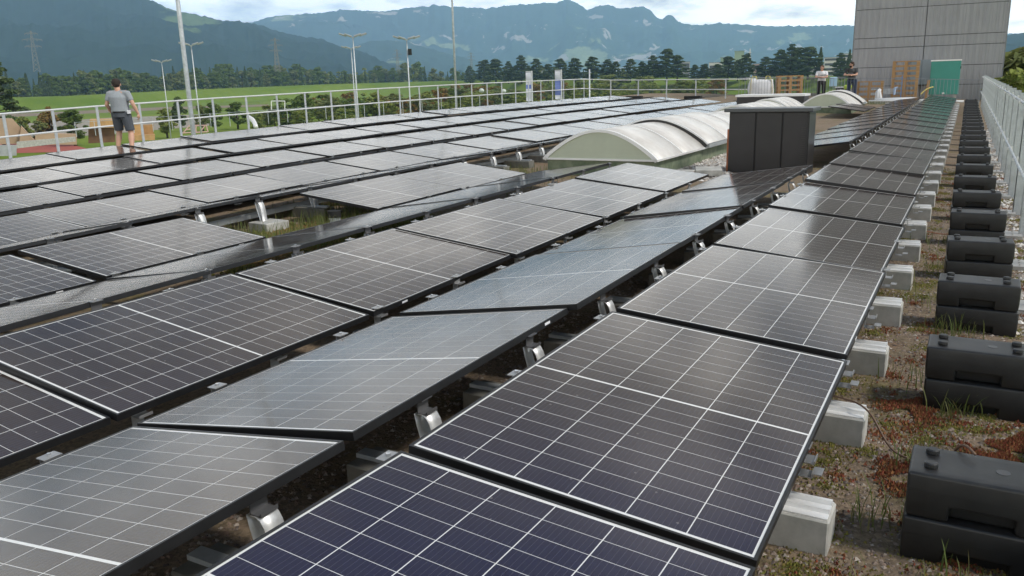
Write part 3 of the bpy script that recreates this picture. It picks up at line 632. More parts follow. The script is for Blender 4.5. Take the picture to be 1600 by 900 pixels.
# ---------------------------------------------------------------- left and back railing
rail_l = thing('safety_railing', 'long left and back roof edge railing with two bright horizontal tubes', 'railing', S(-20, 15, 0))
ZB = 0.235
mb = MB(); mb.box(-0.012, 0.012, -0.035, 0.035, 0.0, 1.10); mb.box(-0.06, 0.06, -0.08, 0.08, -0.0, 0.012); lpost_me = mb.mesh('post', M['galv'])
YP = [9.9 + 1.345*k for k in range(-1, 27)]
def zrl(y): return ZB + 0.006 * max(0, y - 20) * 0.5
for y in YP:
    q = S(-20, y, zrl(y)); obj('post', lpost_me, rail_l, q - rail_l.location, (0, 0, yaw_at(-20, y) + 0.0))
YEND = YP[-1]
XB = [-20 + 1.62*k for k in range(1, 7)]
for x in XB:
    q = S(x, YEND, zrl(YEND) - 0.1 + 0.0*x); obj('post', lpost_me, rail_l, q - rail_l.location, (0, 0, R(90)))
for z in (0.56, 1.09):
    mb = MB(); pts = [P_local(rail_l, S(-20, y, zrl(y) + z)) for y in [6] + YP] + [P_local(rail_l, S(x, YEND, zrl(YEND) - 0.1*min(1, (x+20)/2) + z)) for x in XB]
    mb.tube(pts, 0.024, 10); obj('rail_tube', mb.mesh('rail_tube', M['galv_light'], True), rail_l)
# parapet under the left railing
mb = MB()
ypar = [5] + YP
prof = [(-20.25, -0.3), (-20.25, 0.015), (-19.55, 0.0), (-19.55, -0.3)]
for y in ypar: mb.v += [tuple(S(a, y, zrl(y) + b_)) for a, b_ in prof]
for i in range(len(ypar)-1):
    for j in range(3):
        a = i*4+j; mb.f.append((a, a+4, a+5, a+1)); mb.mi.append(0)
setting(obj('parapet', mb.mesh('parapet', M['sheet'])))
for k, y in enumerate(YP[1:-1]):
    mb = MB(); mb.box(-.14, .14, -.28, .28, 0, .035); mb.box(-.05, .05, -.33, -.28, 0, .02)
    o = bevel(obj('rubber_pad', mb.mesh('rubber_pad', M['rubber']), None, S(-19.45, y + .35, zrl(y) + .01), (0, 0, yaw_at(-20, y))), .008)
    tag(o, 'black rubber weight at the foot of the left railing beside its %s post' % ordw(k+1), 'rubber weight', 'black weights along the left railing')
for k, x in enumerate((-16.8, -13.5, -10.3)):
    mb = MB(); mb.box(-.45, .45, -.2, .2, 0, .16); o = bevel(obj('rubber_pad', mb.mesh('rubber_pad', M['rubber']), None, S(x, YEND - .5, 0.28)), .02)
    tag(o, ['left', 'middle', 'right'][k] + ' black rubber weight at the foot of the back railing', 'rubber weight', 'black weights along the back railing')
# ---------------------------------------------------------------- barrel rooflights
M['dome'] = mat('opal_polycarbonate', (0.58, 0.55, 0.51), 0.38, 0, 0.0, 2.2, 0, (0.74, 0.72, 0.68)); 
M['dome_end'] = mat('pale_green_endplate', (0.50, 0.54, 0.42), 0.4, 0, 0.05, 2)
M['rib'] = mat('white_aluminium_rib', (0.80, 0.80, 0.79), 0.35, 0.2)
M['curb'] = mat('mossy_green_curb', (0.10, 0.14, 0.085), 0.8, 0, 0.0, 5, 0, (0.22, 0.25, 0.17))
M['seal'] = mat('dark_rubber_seal', (0.035, 0.033, 0.032), 0.6)
def arc(wd, h, t):      # t 0..1 from left to right
    x = (t - .5) * wd
    u = 2*t - 1
    return x, h * (math.cos(math.pi/2*u) * .85 + .15 * math.sqrt(max(0, 1 - u*u)))
def rooflight(label, x0, y0, wd, ln, base, h, segs, raised=()):
    """barrel vault along y from its near end; segs: number of rib bays, raised: opening flaps (bay indices)"""
    o = thing('barrel_rooflight', label, 'rooflight', G(x0, y0, 0), yaw_at(x0, y0 + ln/2), 'barrel rooflights')
    mb = MB(); ti = 0.05
    mb.box(-wd/2+ti, wd/2-ti, 0.04, ln-.04, -0.05, base); obj('curb', mb.mesh('curb', M['curb']), o)
    mb = MB(); mb.box(-wd/2-.02, wd/2+.02, 0.0, ln, base, base+.03); obj('base_frame', mb.mesh('base_frame', M['rib']), o)
    NS = 24; b1 = base + .03
    bay = ln / segs
    for i in range(segs):
        lift = 0.06 if i in raised else 0.0
        w_ = wd + (0.10 if i in raised else 0)
        mb = MB(); ya, yb = i*bay + .012, (i+1)*bay - .012
        pr_ = [arc(w_, h, t/NS) for t in range(NS+1)]
        for (x, z) in pr_: mb.v += [(x, ya, z + b1 + lift), (x, yb, z + b1 + lift)]
        for (x, z) in pr_: mb.v += [(x*.985, ya, z + b1 + lift - .016), (x*.985, yb, z + b1 + lift - .016)]
        k = 2*(NS+1)
        for j in range(NS):
            a = 2*j; mb.f += [(a, a+2, a+3, a+1), (k+a, k+a+1, k+a+3, k+a+2), (a, k+a, k+a+2, a+2), (a+1, a+3, k+a+3, k+a+1)]; mb.mi += [0]*4
        obj('vault_sheet', mb.mesh('vault_sheet', M['dome'], True), o)
        if i in raised:
            mb = MB(); mb.box(w_/2-.05, w_/2+.03, ya, yb, b1 - .01, b1 + .05); mb.box(-w_/2-.03, -w_/2+.05, ya, yb, b1 - .01, b1 + .05); obj('flap_sill', mb.mesh('flap_sill', M['sheet']), o)
    for i in range(segs + 1):
        hi = (i in raised) or (i-1 in raised)
        lift = 0.06 if hi else 0.0; w_ = wd + (0.10 if hi else 0)
        mb = MB(); rw = 0.022 if 0 < i < segs else 0.03
        yc = min(max(i*bay, rw), ln-rw)
        pr_ = [arc(w_ + .03, h + .012, t/NS) for t in range(NS+1)]
        for (x, z) in pr_: mb.v += [(x, yc-rw, z+b1+lift), (x, yc+rw, z+b1+lift), (x*.96, yc-rw, z+b1+lift-.045), (x*.96, yc+rw, z+b1+lift-.045)]
        for j in range(NS):
            a = 4*j
            mb.f += [(a, a+4, a+5, a+1), (a, a+2, a+6, a+4), (a+1, a+5, a+7, a+3), (a+2, a+3, a+7, a+6)]; mb.mi += [0]*4
        obj('rib', mb.mesh('rib', M['rib'], False), o)
        if hi and (i in raised) and (i-1 not in raised) and i > 0:
            mb = MB(); pr_ = [arc(w_, h, t/NS) for t in range(NS+1)]
            for (x, z) in pr_: mb.v += [(x, yc-rw-.004, z+b1+lift-.02), (x*.97, yc-rw-.004, z+b1-.03)]
            for j in range(NS): a = 2*j; mb.f.append((a, a+2, a+3, a+1)); mb.mi.append(0)
            obj('seal', mb.mesh('seal', M['seal'], False), o)
    for yy, s in ((0.022, -1), (ln-.022, 1)):
        mb = MB(); pr_ = [arc(wd*.975, h*.97, t/NS) for t in range(NS+1)]
        k = NS + 1
        mb.v += [(x, yy, z+b1) for x, z in pr_] + [(x, yy - s*.02, z+b1) for x, z in pr_]
        mb.f += [tuple(range(k)) if s < 0 else tuple(range(k))[::-1], tuple(range(k, 2*k))[::-1] if s < 0 else tuple(range(k, 2*k))]; mb.mi += [0, 0]
        obj('end_plate', mb.mesh('end_plate', M['dome_end']), o)
        mb = MB()
        for q in range(1, 7):
            zq = b1 + h * q / 7.6; half = 0
            for t in range(NS+1):
                x, z = arc(wd*.97, h*.96, t/NS)
                if z + b1 > zq: half = max(half, abs(x))
            if half > .1: mb.box(-half, half, yy + s*.001, yy + s*.004, zq - .003, zq + .003)
        obj('end_rib', mb.mesh('end_rib', M['dome_end']), o)
    return o
rooflight('large near barrel rooflight with raised flap, left of the dark housing', -5.16, 12.08, 1.93, 7.6, 0.25, 0.445, 6, (2, 3))
rooflight('cream barrel rooflight seen just over the top of the dark housing', -5.55, 25.6, 1.6, 2.4, 0.24, 0.42, 3)
rooflight('far cream barrel rooflight in front of the two men at the barrier', -4.75, 31.6, 1.8, 4.6, 0.20, 0.45, 5, (3,))
rooflight('small part hidden barrel rooflight beyond the near one left of the dark housing', -5.3, 20.9, 1.9, 3.2, 0.24, 0.44, 3)

# ---------------------------------------------------------------- dark sheet metal housing
h0 = thing('sheet_metal_housing', 'tall dark sheet metal housing with overhanging flat lid beside the near rooflight', 'roof housing', S(-2.85, 13.53, rise(14) - .02), yaw_at(-3, 14))
HW, HD, HH = 0.60, 0.28, 0.97
mb = MB(); mb.box(-HW, HW, -HD, HD, 0, HH); obj('core', mb.mesh('core', M['dark_sheet']), h0)
for k, (a, b_) in enumerate(((-HW, -HW + .41), (-HW + .425, -HW + .815), (-HW + .83, HW))):
    mb = MB(); mb.box(a, b_, -HD - .014, -HD - .001, .01, HH - .01); mb.box(b_ - .012, b_, -HD - .030, -HD - .014, .01, HH - .01)
    bevel(obj('front_panel', mb.mesh('front_panel', M['dark_sheet']), h0), .004, 1)
mb = MB(); mb.box(HW + .001, HW + .012, -HD, HD, .01, HH - .01); obj('side_panel', mb.mesh('side_panel', M['dark_sheet']), h0)
mb = MB()
for q in range(16): mb.box(HW - .10, HW - .035, -HD - .022, -HD - .0145, .22 + q*.034, .228 + q*.034)
obj('vent_slots', mb.mesh('vent_slots', M['seal']), h0)
mb = MB(); mb.box(-HW - .07, HW + .07, -HD - .09, HD + .09, HH, HH + .055); bevel(obj('lid', mb.mesh('lid', mat('dark_grey_flashing', (.085, .09, .095), .4, .3)), h0), .006, 1)
mb = MB(); mb.box(-HW - .035, -HW - .002, -HD + .02, -HD + .25, .0, HH - .27); obj('copper_strip', mb.mesh('copper_strip', M['copper']), h0)
# slabs beside the housing
for k, (x, y, a, lab) in enumerate(((-3.62, 12.75, .3, 'pale concrete slab lying on gravel left of the dark housing'), (-3.9, 12.2, .2, 'second pale slab nearer the panels left of the dark housing'))):
    mb = MB(); mb.box(-.2, .2, -.3, .3, 0, .09); o = tag(bevel(obj('concrete_slab', mb.mesh('concrete_slab', M['concrete']), None, G(x, y, 0.02), (0, 0, a)), .006), lab, 'slab', 'slabs by the dark housing')
# ventilation box further back with pale lid
o = thing('ventilation_box', 'dark ventilation box with pale lid behind the dark housing', 'roof box', G(-7.0, 33.3, 0), 0)
mb = MB(); mb.box(-1.25, 1.25, -.5, .5, 0, .52); obj('body', mb.mesh('body', M['dark_sheet']), o)
mb = MB(); mb.box(-1.3, 1.3, -.56, .56, .52, .60); obj('lid', mb.mesh('lid', M['rib']), o)

# ---------------------------------------------------------------- ground cover
def scatter(name, n, region, size, mat_, flat=0.6, zoff=0.0, seed=1, clumps=None, shape='stone'):
    r_ = random.Random(seed); mb = MB()
    base = {'stone': ([(1,0,0),(0,1,0),(-1,0,0),(0,-1,0),(0,0,1),(0,0,-.6)], [(0,1,4),(1,2,4),(2,3,4),(3,0,4),(1,0,5),(2,1,5),(3,2,5),(0,3,5)]),
            'leaf': ([(1,0,0),(-.5,.8,0),(-.5,-.8,0),(0,0,1.3)], [(0,1,3),(1,2,3),(2,0,3)])}[shape]
    V_, F_ = [], []
    cl = None
    if clumps: cl = [region(r_) + (r_.uniform(.05, .16),) for _ in range(clumps)]
    for _ in range(n):
        if cl:
            cx, cy_, cr_ = cl[int(r_.random() * len(cl))]; a = r_.uniform(0, 6.28); q = cr_ * abs(r_.gauss(0, .6)); x, y = cx + q*math.cos(a), cy_ + q*math.sin(a)
        else: x, y = region(r_)
        s = size * (0.5 + r_.random()**2 * 1.3) * (1 + y * 0.03); p = G(x, y, 0); a = r_.uniform(0, 6.28); ca, sa = math.cos(a), math.sin(a)
        tx, ty = r_.uniform(.7, 1.3), r_.uniform(.6, 1.1)
        k = len(V_)
        for (u, v, z_) in base[0]:
            u2, v2 = u*tx + r_.uniform(-.2, .2), v*ty + r_.uniform(-.2, .2)
            V_.append((p.x + (u2*ca - v2*sa)*s, p.y + (u2*sa + v2*ca)*s, p.z + zoff + (z_*flat + r_.uniform(-.1, .2))*s))
        F_ += [tuple(k+i for i in f) for f in base[1]]
    me = bpy.data.meshes.new(name); me.from_pydata(V_, [], F_); me.materials.append(mat_); me.update()
    return stuff(obj(name, me))
def reg_path(r_):
    y = 1.3 + 14 * r_.random()**1.9; return (r_.uniform(-.62, .95), y)
def reg_path_near(r_):
    y = 1.8 + 4.5 * r_.random()**1.4; return (r_.uniform(-.55, .65), y)
def reg_edge(r_):
    y = 1.5 + 24 * r_.random()**1.5; return (0.40 + .5 * r_.random()**.7, y)
def reg_hut(r_): return (r_.uniform(-4.35, -3.35), r_.uniform(12.0, 20))
def reg_gap(r_): return (r_.uniform(-6.9, -5.0), r_.uniform(5.0, 8.0))
def reg_gap2(r_): return (r_.uniform(-6.7, -4.9), r_.uniform(5.2, 7.6))
def reg_under(r_):
    y = 1.2 + 5 * r_.random(); return (r_.uniform(-2.6, -1.2), y)
tag(scatter('gravel', 34000, reg_path, 0.0075, M['red_gravel'], seed=1), 'reddish brown roof gravel along the path between feet and ballast trays', 'gravel')
tag(scatter('gravel', 5200, reg_edge, 0.017, M['white_gravel'], seed=2), 'coarse pale washed gravel strip under the right railing', 'gravel')
tag(scatter('gravel', 5000, reg_hut, 0.02, M['white_gravel'], seed=3), 'pale gravel strip between near rooflight and dark housing', 'gravel')
tag(scatter('moss', 16000, reg_gap2, 0.012, island_mat('orange_moss', [(.26, .15, .05), (.20, .13, .05), (.30, .20, .09), (.14, .12, .04)], .9), 0.9, 0.0, 17, None, 'leaf'), 'orange brown dry moss in the open gap of the fifth row', 'moss')
tag(scatter('gravel', 9000, reg_under, 0.009, M['red_gravel'], seed=4), 'dark gravel in the shadow under the near panels', 'gravel')
tag(scatter('stonecrop', 30000, reg_path, 0.0048, M['sedum_red'], 1.0, 0.002, 5, 210, 'leaf'), 'red stonecrop patches on the roof gravel', 'stonecrop')
def reg_red(r_):
    c = r_.choice([(.28, 3.75, .16), (.42, 3.95, .12), (.20, 4.55, .15), (.30, 3.05, .1), (-.05, 3.45, .14), (.05, 3.2, .12), (-.12, 4.2, .12), (.3, 5.05, .1)])
    q = c[2]*.62; x, y = r_.gauss(c[0], q), r_.gauss(c[1], q*1.2); nn = noise.noise(Vector((x*9, y*9, 0))); return (x, y) if nn > -.05 else reg_red(r_)
tag(scatter('stonecrop', 20000, reg_red, 0.005, M['sedum_red'], 1.2, 0.006, 15, None, 'leaf'), 'dense orange red stonecrop beside the nearest ballast trays', 'stonecrop')
tag(scatter('moss', 85000, reg_path, 0.0045, M['sedum_green'], 0.9, 0.001, 6, 380, 'leaf'), 'yellow green moss patches on the roof gravel', 'moss')
tag(scatter('moss', 9000, reg_gap, 0.016, M['sedum_green'], 1.0, 0.0, 7, 160, 'leaf'), 'mossy ground in the open gap of the fifth row', 'moss')
def grass(name, spots, n, hgt, seed, label):
    r_ = random.Random(seed); V_, F_ = [], []
    for _ in range(n):
        cx, cy_, sp = r_.choice(spots); x, y = r_.gauss(cx, sp), r_.gauss(cy_, sp)
        p = G(x, y, 0); a = r_.uniform(0, 6.28); h_ = hgt * r_.uniform(.4, 1.15); w_ = .0016 + .0022*r_.random()*(hgt/.12); lean = r_.uniform(.1, .7) * h_
        ca, sa = math.cos(a), math.sin(a); k = len(V_)
        for q, (t_, ww) in enumerate(((0, 1), (.45, .8), (.8, .5))):
            ox = p.x + ca*lean*t_*t_; oy = p.y + sa*lean*t_*t_
            V_ += [(ox - sa*w_*ww, oy + ca*w_*ww, p.z + h_*t_), (ox + sa*w_*ww, oy - ca*w_*ww, p.z + h_*t_)]
        V_.append((p.x + ca*lean, p.y + sa*lean, p.z + h_*.97))
        F_ += [(k, k+1, k+3, k+2), (k+2, k+3, k+5, k+4), (k+4, k+5, k+6)]
    me = bpy.data.meshes.new(name); me.from_pydata(V_, [], F_); me.materials.append(M['grass_blade']); me.update()
    return tag(stuff(obj(name, me)), label, 'grass')
grass('grass', [(-.06, 3.55, .05), (.08, 4.2, .05), (.0, 5.5, .06), (-.12, 6.3, .12), (-.15, 4.6, .12), (-.2, 3.0, .06), (.1, 2.6, .1), (-.1, 2.4, .12), (-.15, 8.5, .15), (-.1, 7.4, .15), (.12, 5.6, .06)], 420, .13, 8, 'sparse green grass blades along the gravel path')
grass('grass', [(-5.6, 6.9, .22), (-5.9, 6.2, .25), (-6.3, 7.3, .3), (-5.4, 7.4, .2), (-6.7, 6.0, .3), (-6.6, 10, .8), (-6.7, 8.5, .5)], 5200, .17, 9, 'long grass growing in the open gap of the fifth row')
grass('grass', [(-4.3, 11.4, .2), (-6.3, 11.8, .4), (-3.1, 33, .5), (-4.0, 40.5, .5), (-1.5, 40.4, .3)], 2200, .16, 10, 'grass tufts by the rooflights')
# wire and a bird dropping
def wire(name, label, pts, rad, m_, cat='wire'):
    mb = MB(); out = []
    for i in range(len(pts)-1):
        p0 = Vector(pts[max(i-1, 0)]); p1 = Vector(pts[i]); p2 = Vector(pts[i+1]); p3 = Vector(pts[min(i+2, len(pts)-1)])
        for s in range(6):
            t_ = s/6; out.append(0.5*((2*p1) + (-p0+p2)*t_ + (2*p0-5*p1+4*p2-p3)*t_*t_ + (-p0+3*p1-3*p2+p3)*t_**3))
    out.append(Vector(pts[-1])); mb.tube(out, rad, 8); return tag(obj(name, mb.mesh(name, m_, True)), label, cat)
wire('earthing_wire', 'thin brown earthing wire bent from a concrete foot to the nearest ballast trays', [G(-.62, 3.72, .20), G(-.40, 3.72, .19), G(-.28, 3.66, .17), G(-.17, 3.56, .06), G(-.06, 3.50, .04), G(.02, 3.30, .10), G(.09, 3.06, .325), G(.14, 2.98, .335)], .0045, mat('oxidised_copper_wire', (.16, .10, .07), .6, .3))
wire('earthing_wire', 'thin orange wire crossing the path further back', [G(-.55, 8.9, .14), G(-.3, 8.86, .06), G(-.1, 8.8, .05), G(.0, 8.75, .1)], .004, mat('orange_wire', (.35, .12, .06), .6))
mb = MB(); mb.v += [(-.03, -.008, 0), (.025, -.014, .003), (.03, .006, .006), (-.02, .012, .002), (-.03, -.008, .004), (.025, -.014, .007), (.03, .006, .010), (-.02, .012, .006)]
mb.f += [(3,2,1,0), (4,5,6,7), (0,1,5,4), (1,2,6,5), (2,3,7,6), (3,0,4,7)]; mb.mi += [0]*6
tag(obj('dropping_flake', mb.mesh('dropping_flake', M['white']), None, S(-1.43, 5.35, .437)), 'tiny white bird dropping flake lying on a panel of the path row', 'bird dropping')  # small white flake of bird dropping on the glass

# ---------------------------------------------------------------- mobile barriers
M['barrier'] = mat('galvanised_barrier', (0.26, 0.28, 0.30), 0.5, 0.4)
def barrier(label, a, b_, hgt=1.08, gate=False):
    o = thing('crowd_barrier', label, 'barrier', a, 0, 'mobile steel barriers at the back of the roof')
    d = b_ - a; Lh = math.hypot(d.x, d.y); o.rotation_euler = (0, 0, math.atan2(d.y, d.x)); dz = d.z / Lh
    mb = MB(); mb.tube([(0, 0, .04), (0, 0, hgt), (Lh, 0, hgt + dz*Lh), (Lh, 0, .04 + dz*Lh)], .014, 8); obj('hoop', mb.mesh('hoop', M['barrier']), o)
    mb = MB(); mb.tube([(0, 0, .16), (Lh, 0, .16 + dz*Lh)], .014, 6); obj('bottom_rail', mb.mesh('bottom_rail', M['barrier']), o)
    n = int(Lh / .135); 
    mb = MB(); mb.tube([(0, 0, .16), (0, 0, hgt)], .0075, 5); me_ = mb.mesh('bar', M['barrier'])
    for i in range(1, n): obj('bar', me_, o, (Lh*i/n, 0, dz*Lh*i/n))
    for x in (.25, Lh - .25):
        mb = MB(); mb.box(x-.02, x+.02, -.28, .28, 0.0, .04); obj('foot', mb.mesh('foot', M['barrier']), o)
    return o
YB = 41.6
bx = [-10.4, -8.15, -5.9, -3.65, -1.4]
for k in range(4): barrier('%s mobile steel barrier from the left at the back of the roof' % ['first', 'second', 'third', 'fourth'][k], G(bx[k] + .02, YB, .02), G(bx[k+1] - .02, YB - .05, .02))
barrier('right most mobile steel barrier beside the green cabinet', G(-1.36, YB, .02), G(.52, YB - .1, .02))
barrier('mobile steel barrier standing behind the pallet stack', G(-10.6, YB + 2.2, .02), G(-8.2, YB + 3.2, .02))
barrier('mobile steel barrier behind the man in the white shirt', G(-8.1, YB + 3.2, .02), G(-5.8, YB + 2.9, .02))

# ---------------------------------------------------------------- pallets
M['wood'] = island_mat('pallet_wood', [(0.46, 0.28, 0.13), (0.55, 0.37, 0.19), (0.38, 0.22, 0.10), (0.60, 0.42, 0.23)], 0.8)
def make_pallet():
    o = thing('wooden_pallet', '', 'pallet', group='stacked wooden pallets')
    for y in (-.35, -.175, 0, .175, .35): 
        mb = MB(); mb.box(-.6, .6, y-.06, y+.06, .114, .144); obj('top_board', mb.mesh('top_board', M['wood']), o)
    mb = MB()
    for x in (-.527, 0, .527): mb.box(x-.07, x+.07, -.4, .4, .100, .121)
    obj('cross_boards', mb.mesh('cross_boards', M['wood']), o)
    for x in (-.527, 0, .527):
        for y in (-.35, 0, .35): mb = MB(); mb.box(x-.07, x+.07, y-.05, y+.05, .022, .0995); obj('block', mb.mesh('block', M['wood']), o)
    for y in (-.35, 0, .35): mb = MB(); mb.box(-.6, .6, y-.05, y+.05, 0, .0215); obj('skid', mb.mesh('skid', M['wood']), o)
    return o
pal0 = None
def put_pallet(label, loc, rz):
    global pal0
    if pal0 is None: pal0 = make_pallet(); pal0.location = loc; pal0.rotation_euler = (0, 0, rz); pal0['label'] = label; pal0.scale = (1, 1, 1.6); return
    copy_tree(pal0, loc, rz, label).scale = (1, 1, 1.6)
LEV = ['lowest', 'second lowest', 'third lowest', 'fourth lowest', 'fifth lowest', 'sixth lowest', 'seventh lowest', 'eighth lowest', 'ninth lowest']
def pstack(x, y, n, rz, where, base=.02):
    for i in range(n):
        lab = ('topmost' if i == n-1 else LEV[i]) + ' pallet of the ' + where
        p = G(x + rr.uniform(-.015, .015), y, base + i*.234); put_pallet(lab, p, rz + rr.uniform(-.02, .02))
pstack(-8.45, 44.0, 5, .35, 'wide stack left of the two men')
pstack(-4.42, 42.9, 4, .1, 'low stack right of the bearded man')
pstack(-3.02, 45.6, 8, .05, 'tall strapped stack before the grey wall')
mb = MB(); mb.box(-.02, .02, -.62, -.60, .0, 1.15); mb.box(-.02, .02, -.62, .6, 1.34, 1.345)
tag(obj('strap', mb.mesh('strap', mat('blue_strap', (.12, .25, .55), .6)), None, G(-3.1, 45.4, .05)), 'blue strap hanging down the tall pallet stack', 'strap')
mb = MB(); mb.tube([(0, 0, .3), (.02, -.01, .62), (.12, -.02, .66)], [.05, .06, .03], 8); tag(obj('plastic_bag', mb.mesh('plastic_bag', mat('pale_blue_plastic', (.45, .6, .85), .4)), None, G(-3.4, 44.5, .0)), 'pale blue plastic scrap hanging on the tall pallet stack', 'plastic bag')

# ---------------------------------------------------------------- big bag
bb = thing('bulk_bag', 'white woven bulk bag with yellow lifting straps behind the barrier', 'bulk bag', G(-9.55, 42.6, 0), .25)
bm = bmesh.new(); bmesh.ops.create_cube(bm, size=1.0); bmesh.ops.subdivide_edges(bm, edges=bm.edges[:], cuts=7, use_grid_fill=True)
for v in bm.verts:
    p = v.co.copy(); r_ = math.hypot(p.x, p.y); bulge = 1 + .16 * math.cos(p.z * 2.6)
    v.co.x = p.x * 1.05 * bulge; v.co.y = p.y * 1.05 * bulge; v.co.z = (p.z + .5) * 1.0
    mx_ = max(abs(p.x), abs(p.y)); 
    if mx_ > .01: f = (mx_ / max(r_, .001)) ** .35; v.co.x *= f; v.co.y *= f
    nz = noise.noise(p * 5) * .05; v.co.x += nz; v.co.y += noise.noise(p * 5 + Vector((3, 1, 2))) * .05; v.co.z += noise.noise(p * 4 + Vector((7, 1, 2))) * .05
me = bpy.data.meshes.new('bag'); bm.to_mesh(me); bm.free(); me.materials.append(mat('white_woven_plastic', (.70, .70, .72), .7, 0, .05, 6, .01)); me.polygons.foreach_set('use_smooth', [True]*len(me.polygons)); obj('bag', me, bb)
ym = mat('yellow_strap', (.62, .52, .14), .7)
for sx in (-1, 1):
    for sy2 in (-1, 1):
        mb = MB(); mb.tube([(sx*.50, sy2*.52, .05), (sx*.53, sy2*.56, .5), (sx*.48, sy2*.5, .98), (sx*.40, sy2*.5, 1.16), (sx*.25, sy2*.46, 1.18), (sx*.2, sy2*.42, 1.0)], .028, 6, flat=.4); obj('lifting_strap', mb.mesh('lifting_strap', ym), bb)

# ---------------------------------------------------------------- site clutter
def box_thing(name, label, cat, loc, rz, dims, m_, bev=.01, group=None):
    mb = MB(); x, y, z = dims; mb.box(-x/2, x/2, -y/2, y/2, 0, z); o = obj(name, mb.mesh(name, m_), None, loc, (0, 0, rz)); bevel(o, bev); return tag(o, label, cat, group)
# white film covered profiles in front of the wall
wm = mat('white_wrapped_profiles', (.74, .75, .76), .35)
for k, (x, y, ln, z, a) in enumerate(((-3.1, 41.0, 2.1, .0, .03), (-3.0, 40.9, 2.3, .10, .0), (-2.95, 41.1, 1.9, .18, .05), (-.95, 41.3, 1.5, .1, .02))):
    mb = MB(); 
    for q in range(3): mb.tube([(-ln/2, q*.09, .05), (0, q*.09 + .01, .055), (ln/2, q*.09, .05)], .045, 10)
    tag(obj('wrapped_profiles', mb.mesh('wrapped_profiles', wm, True), None, G(x, y, z), (0, 0, a)), ['lowest white wrapped bundle before the tall pallets', 'long white wrapped bundle in the middle of the pile', 'topmost short white wrapped bundle of the pile', 'white wrapped bundle under the green cabinet'][k], 'wrapped bundle', 'white wrapped bundles at the end of the panel rows')
mb = MB(); mb.tube([(0, 0, 0), (.05, 0, .2), (.02, .02, .5), (.1, .05, .62)], [.16, .17, .12, .05], 10); tag(obj('plastic_film', mb.mesh('plastic_film', wm, True), None, G(-3.95, 42.0, 0)), 'crumpled white plastic film beside the low pallet stack', 'plastic film')
mb = MB()
for q in range(5): mb.tube([(-.5, q*.1, .05 + q*.06), (.5, q*.1 + .2, .1 + q*.05)], .02, 6)
tag(obj('steel_rods', mb.mesh('steel_rods', M['galv']), None, G(-4.0, 44.2, .25)), 'loose grey steel rods behind the low pallet stack', 'steel rods')
# clutter by the far rooflight: light blue cloth, dark crates
box_thing('blue_tarp', 'small folded blue tarp beyond the near rooflight', 'tarp', G(-7.35, 20.7, .12), .4, (.42, .3, .16), mat('blue_tarp', (.10, .22, .48), .6), .05)
box_thing('tool_crate', 'black tool crate between the two men behind the barrier', 'crate', G(-5.75, 43.3, 0.0), .1, (.55, .4, .62), M['plastic'])
box_thing('cardboard_sheet', 'white board leaning on crates between the two men', 'board', G(-5.75, 43.5, 0.62), .1, (.7, .5, .05), M['rib'])
box_thing('cloth_bundle', 'light blue cloth hanging over the barrier between the two men', 'cloth', G(-5.95, 41.62, .72), 0, (.34, .07, .42), mat('light_blue_cloth', (.42, .62, .78), .8), .03)
box_thing('safety_vest', 'yellow green safety vest lying behind the barrier', 'vest', G(-5.45, 43.0, .55), .3, (.35, .3, .22), mat('hi_vis_fabric', (.55, .72, .12), .8), .06)
# ---------------------------------------------------------------- grey corrugated tower and cabinets
YT = 50.0
def at_y(px, py, Y):
    v = FWD + RGT * ((px - 800) / FPX) + UPV * ((450 - py) / FPX); return EYE + v * (Y / v.y)
A = at_y(1332, 100, YT); B = at_y(1567, 100, YT); ZT0 = -9.2; ZT1 = 12.5
tw = thing('corrugated_tower', 'tall grey building clad in corrugated sheet panels at the end of the roof', 'building', (A.x, YT, 0))
M['corr'] = mat('grey_corrugated_sheet', (0.33, 0.332, 0.345), 0.5, 0.15, 0.06, 0.35)
_t = M['corr'].node_tree; _b = _t.nodes['Principled BSDF']; _src = _b.inputs['Base Color'].links[0].from_socket
_c = N(_t, 'ShaderNodeTexCoord'); _m = N(_t, 'ShaderNodeMapping'); _m.inputs['Scale'].default_value = (5, 5, .25); L(_t, _c.outputs['Object'], _m.inputs[0])
_n = N(_t, 'ShaderNodeTexNoise', inp={'Scale': 1.0, 'Detail': 6, 'Roughness': 0.7}); L(_t, _m.outputs[0], _n.inputs['Vector'])
_r = N(_t, 'ShaderNodeMixRGB', inp={1: (.72, .72, .73, 1), 2: (1.28, 1.27, 1.25, 1)}); L(_t, _n.outputs[0], _r.inputs[0])
_x = N(_t, 'ShaderNodeMixRGB', blend_type='MULTIPLY', inp={0: 1.0}); L(_t, _src, _x.inputs[1]); L(_t, _r.outputs[0], _x.inputs[2]); L(_t, _x.outputs[0], _b.inputs['Base Color'])
W_ = B.x - A.x
mb = MB(); mb.box(0.02, W_ - .02, .12, 9.0, ZT0, ZT1); obj('core', mb.mesh('core', mat('dark_joint', (.035, .033, .035), .7)), tw)
def corr_panel(x0, x1, z0, z1):
    mb = MB(); st = .30; x = x0; pr_ = []
    while x < x1 - 1e-6:
        pr_ += [(x, .0), (min(x1, x + .15), .0), (min(x1, x + .175), .022), (min(x1, x + .275), .022)]; x += st
    pr_.append((x1, 0.0)); k = len(pr_)
    mb.v += [(a, b_, z0) for a, b_ in pr_] + [(a, b_, z1) for a, b_ in pr_]
    for i in range(k-1): mb.f.append((i, i+1, k+i+1, k+i)); mb.mi.append(0)
    mb.box(x0, x1, .036, .10, z0, z1)
    return obj('cladding_panel', mb.mesh('cladding_panel', M['corr']), tw)
xm = at_y(1446, 50, YT).x - A.x
zs = [at_y(1400, yy, YT).z for yy in (12.5, 58, 74, 104.5, 134)]
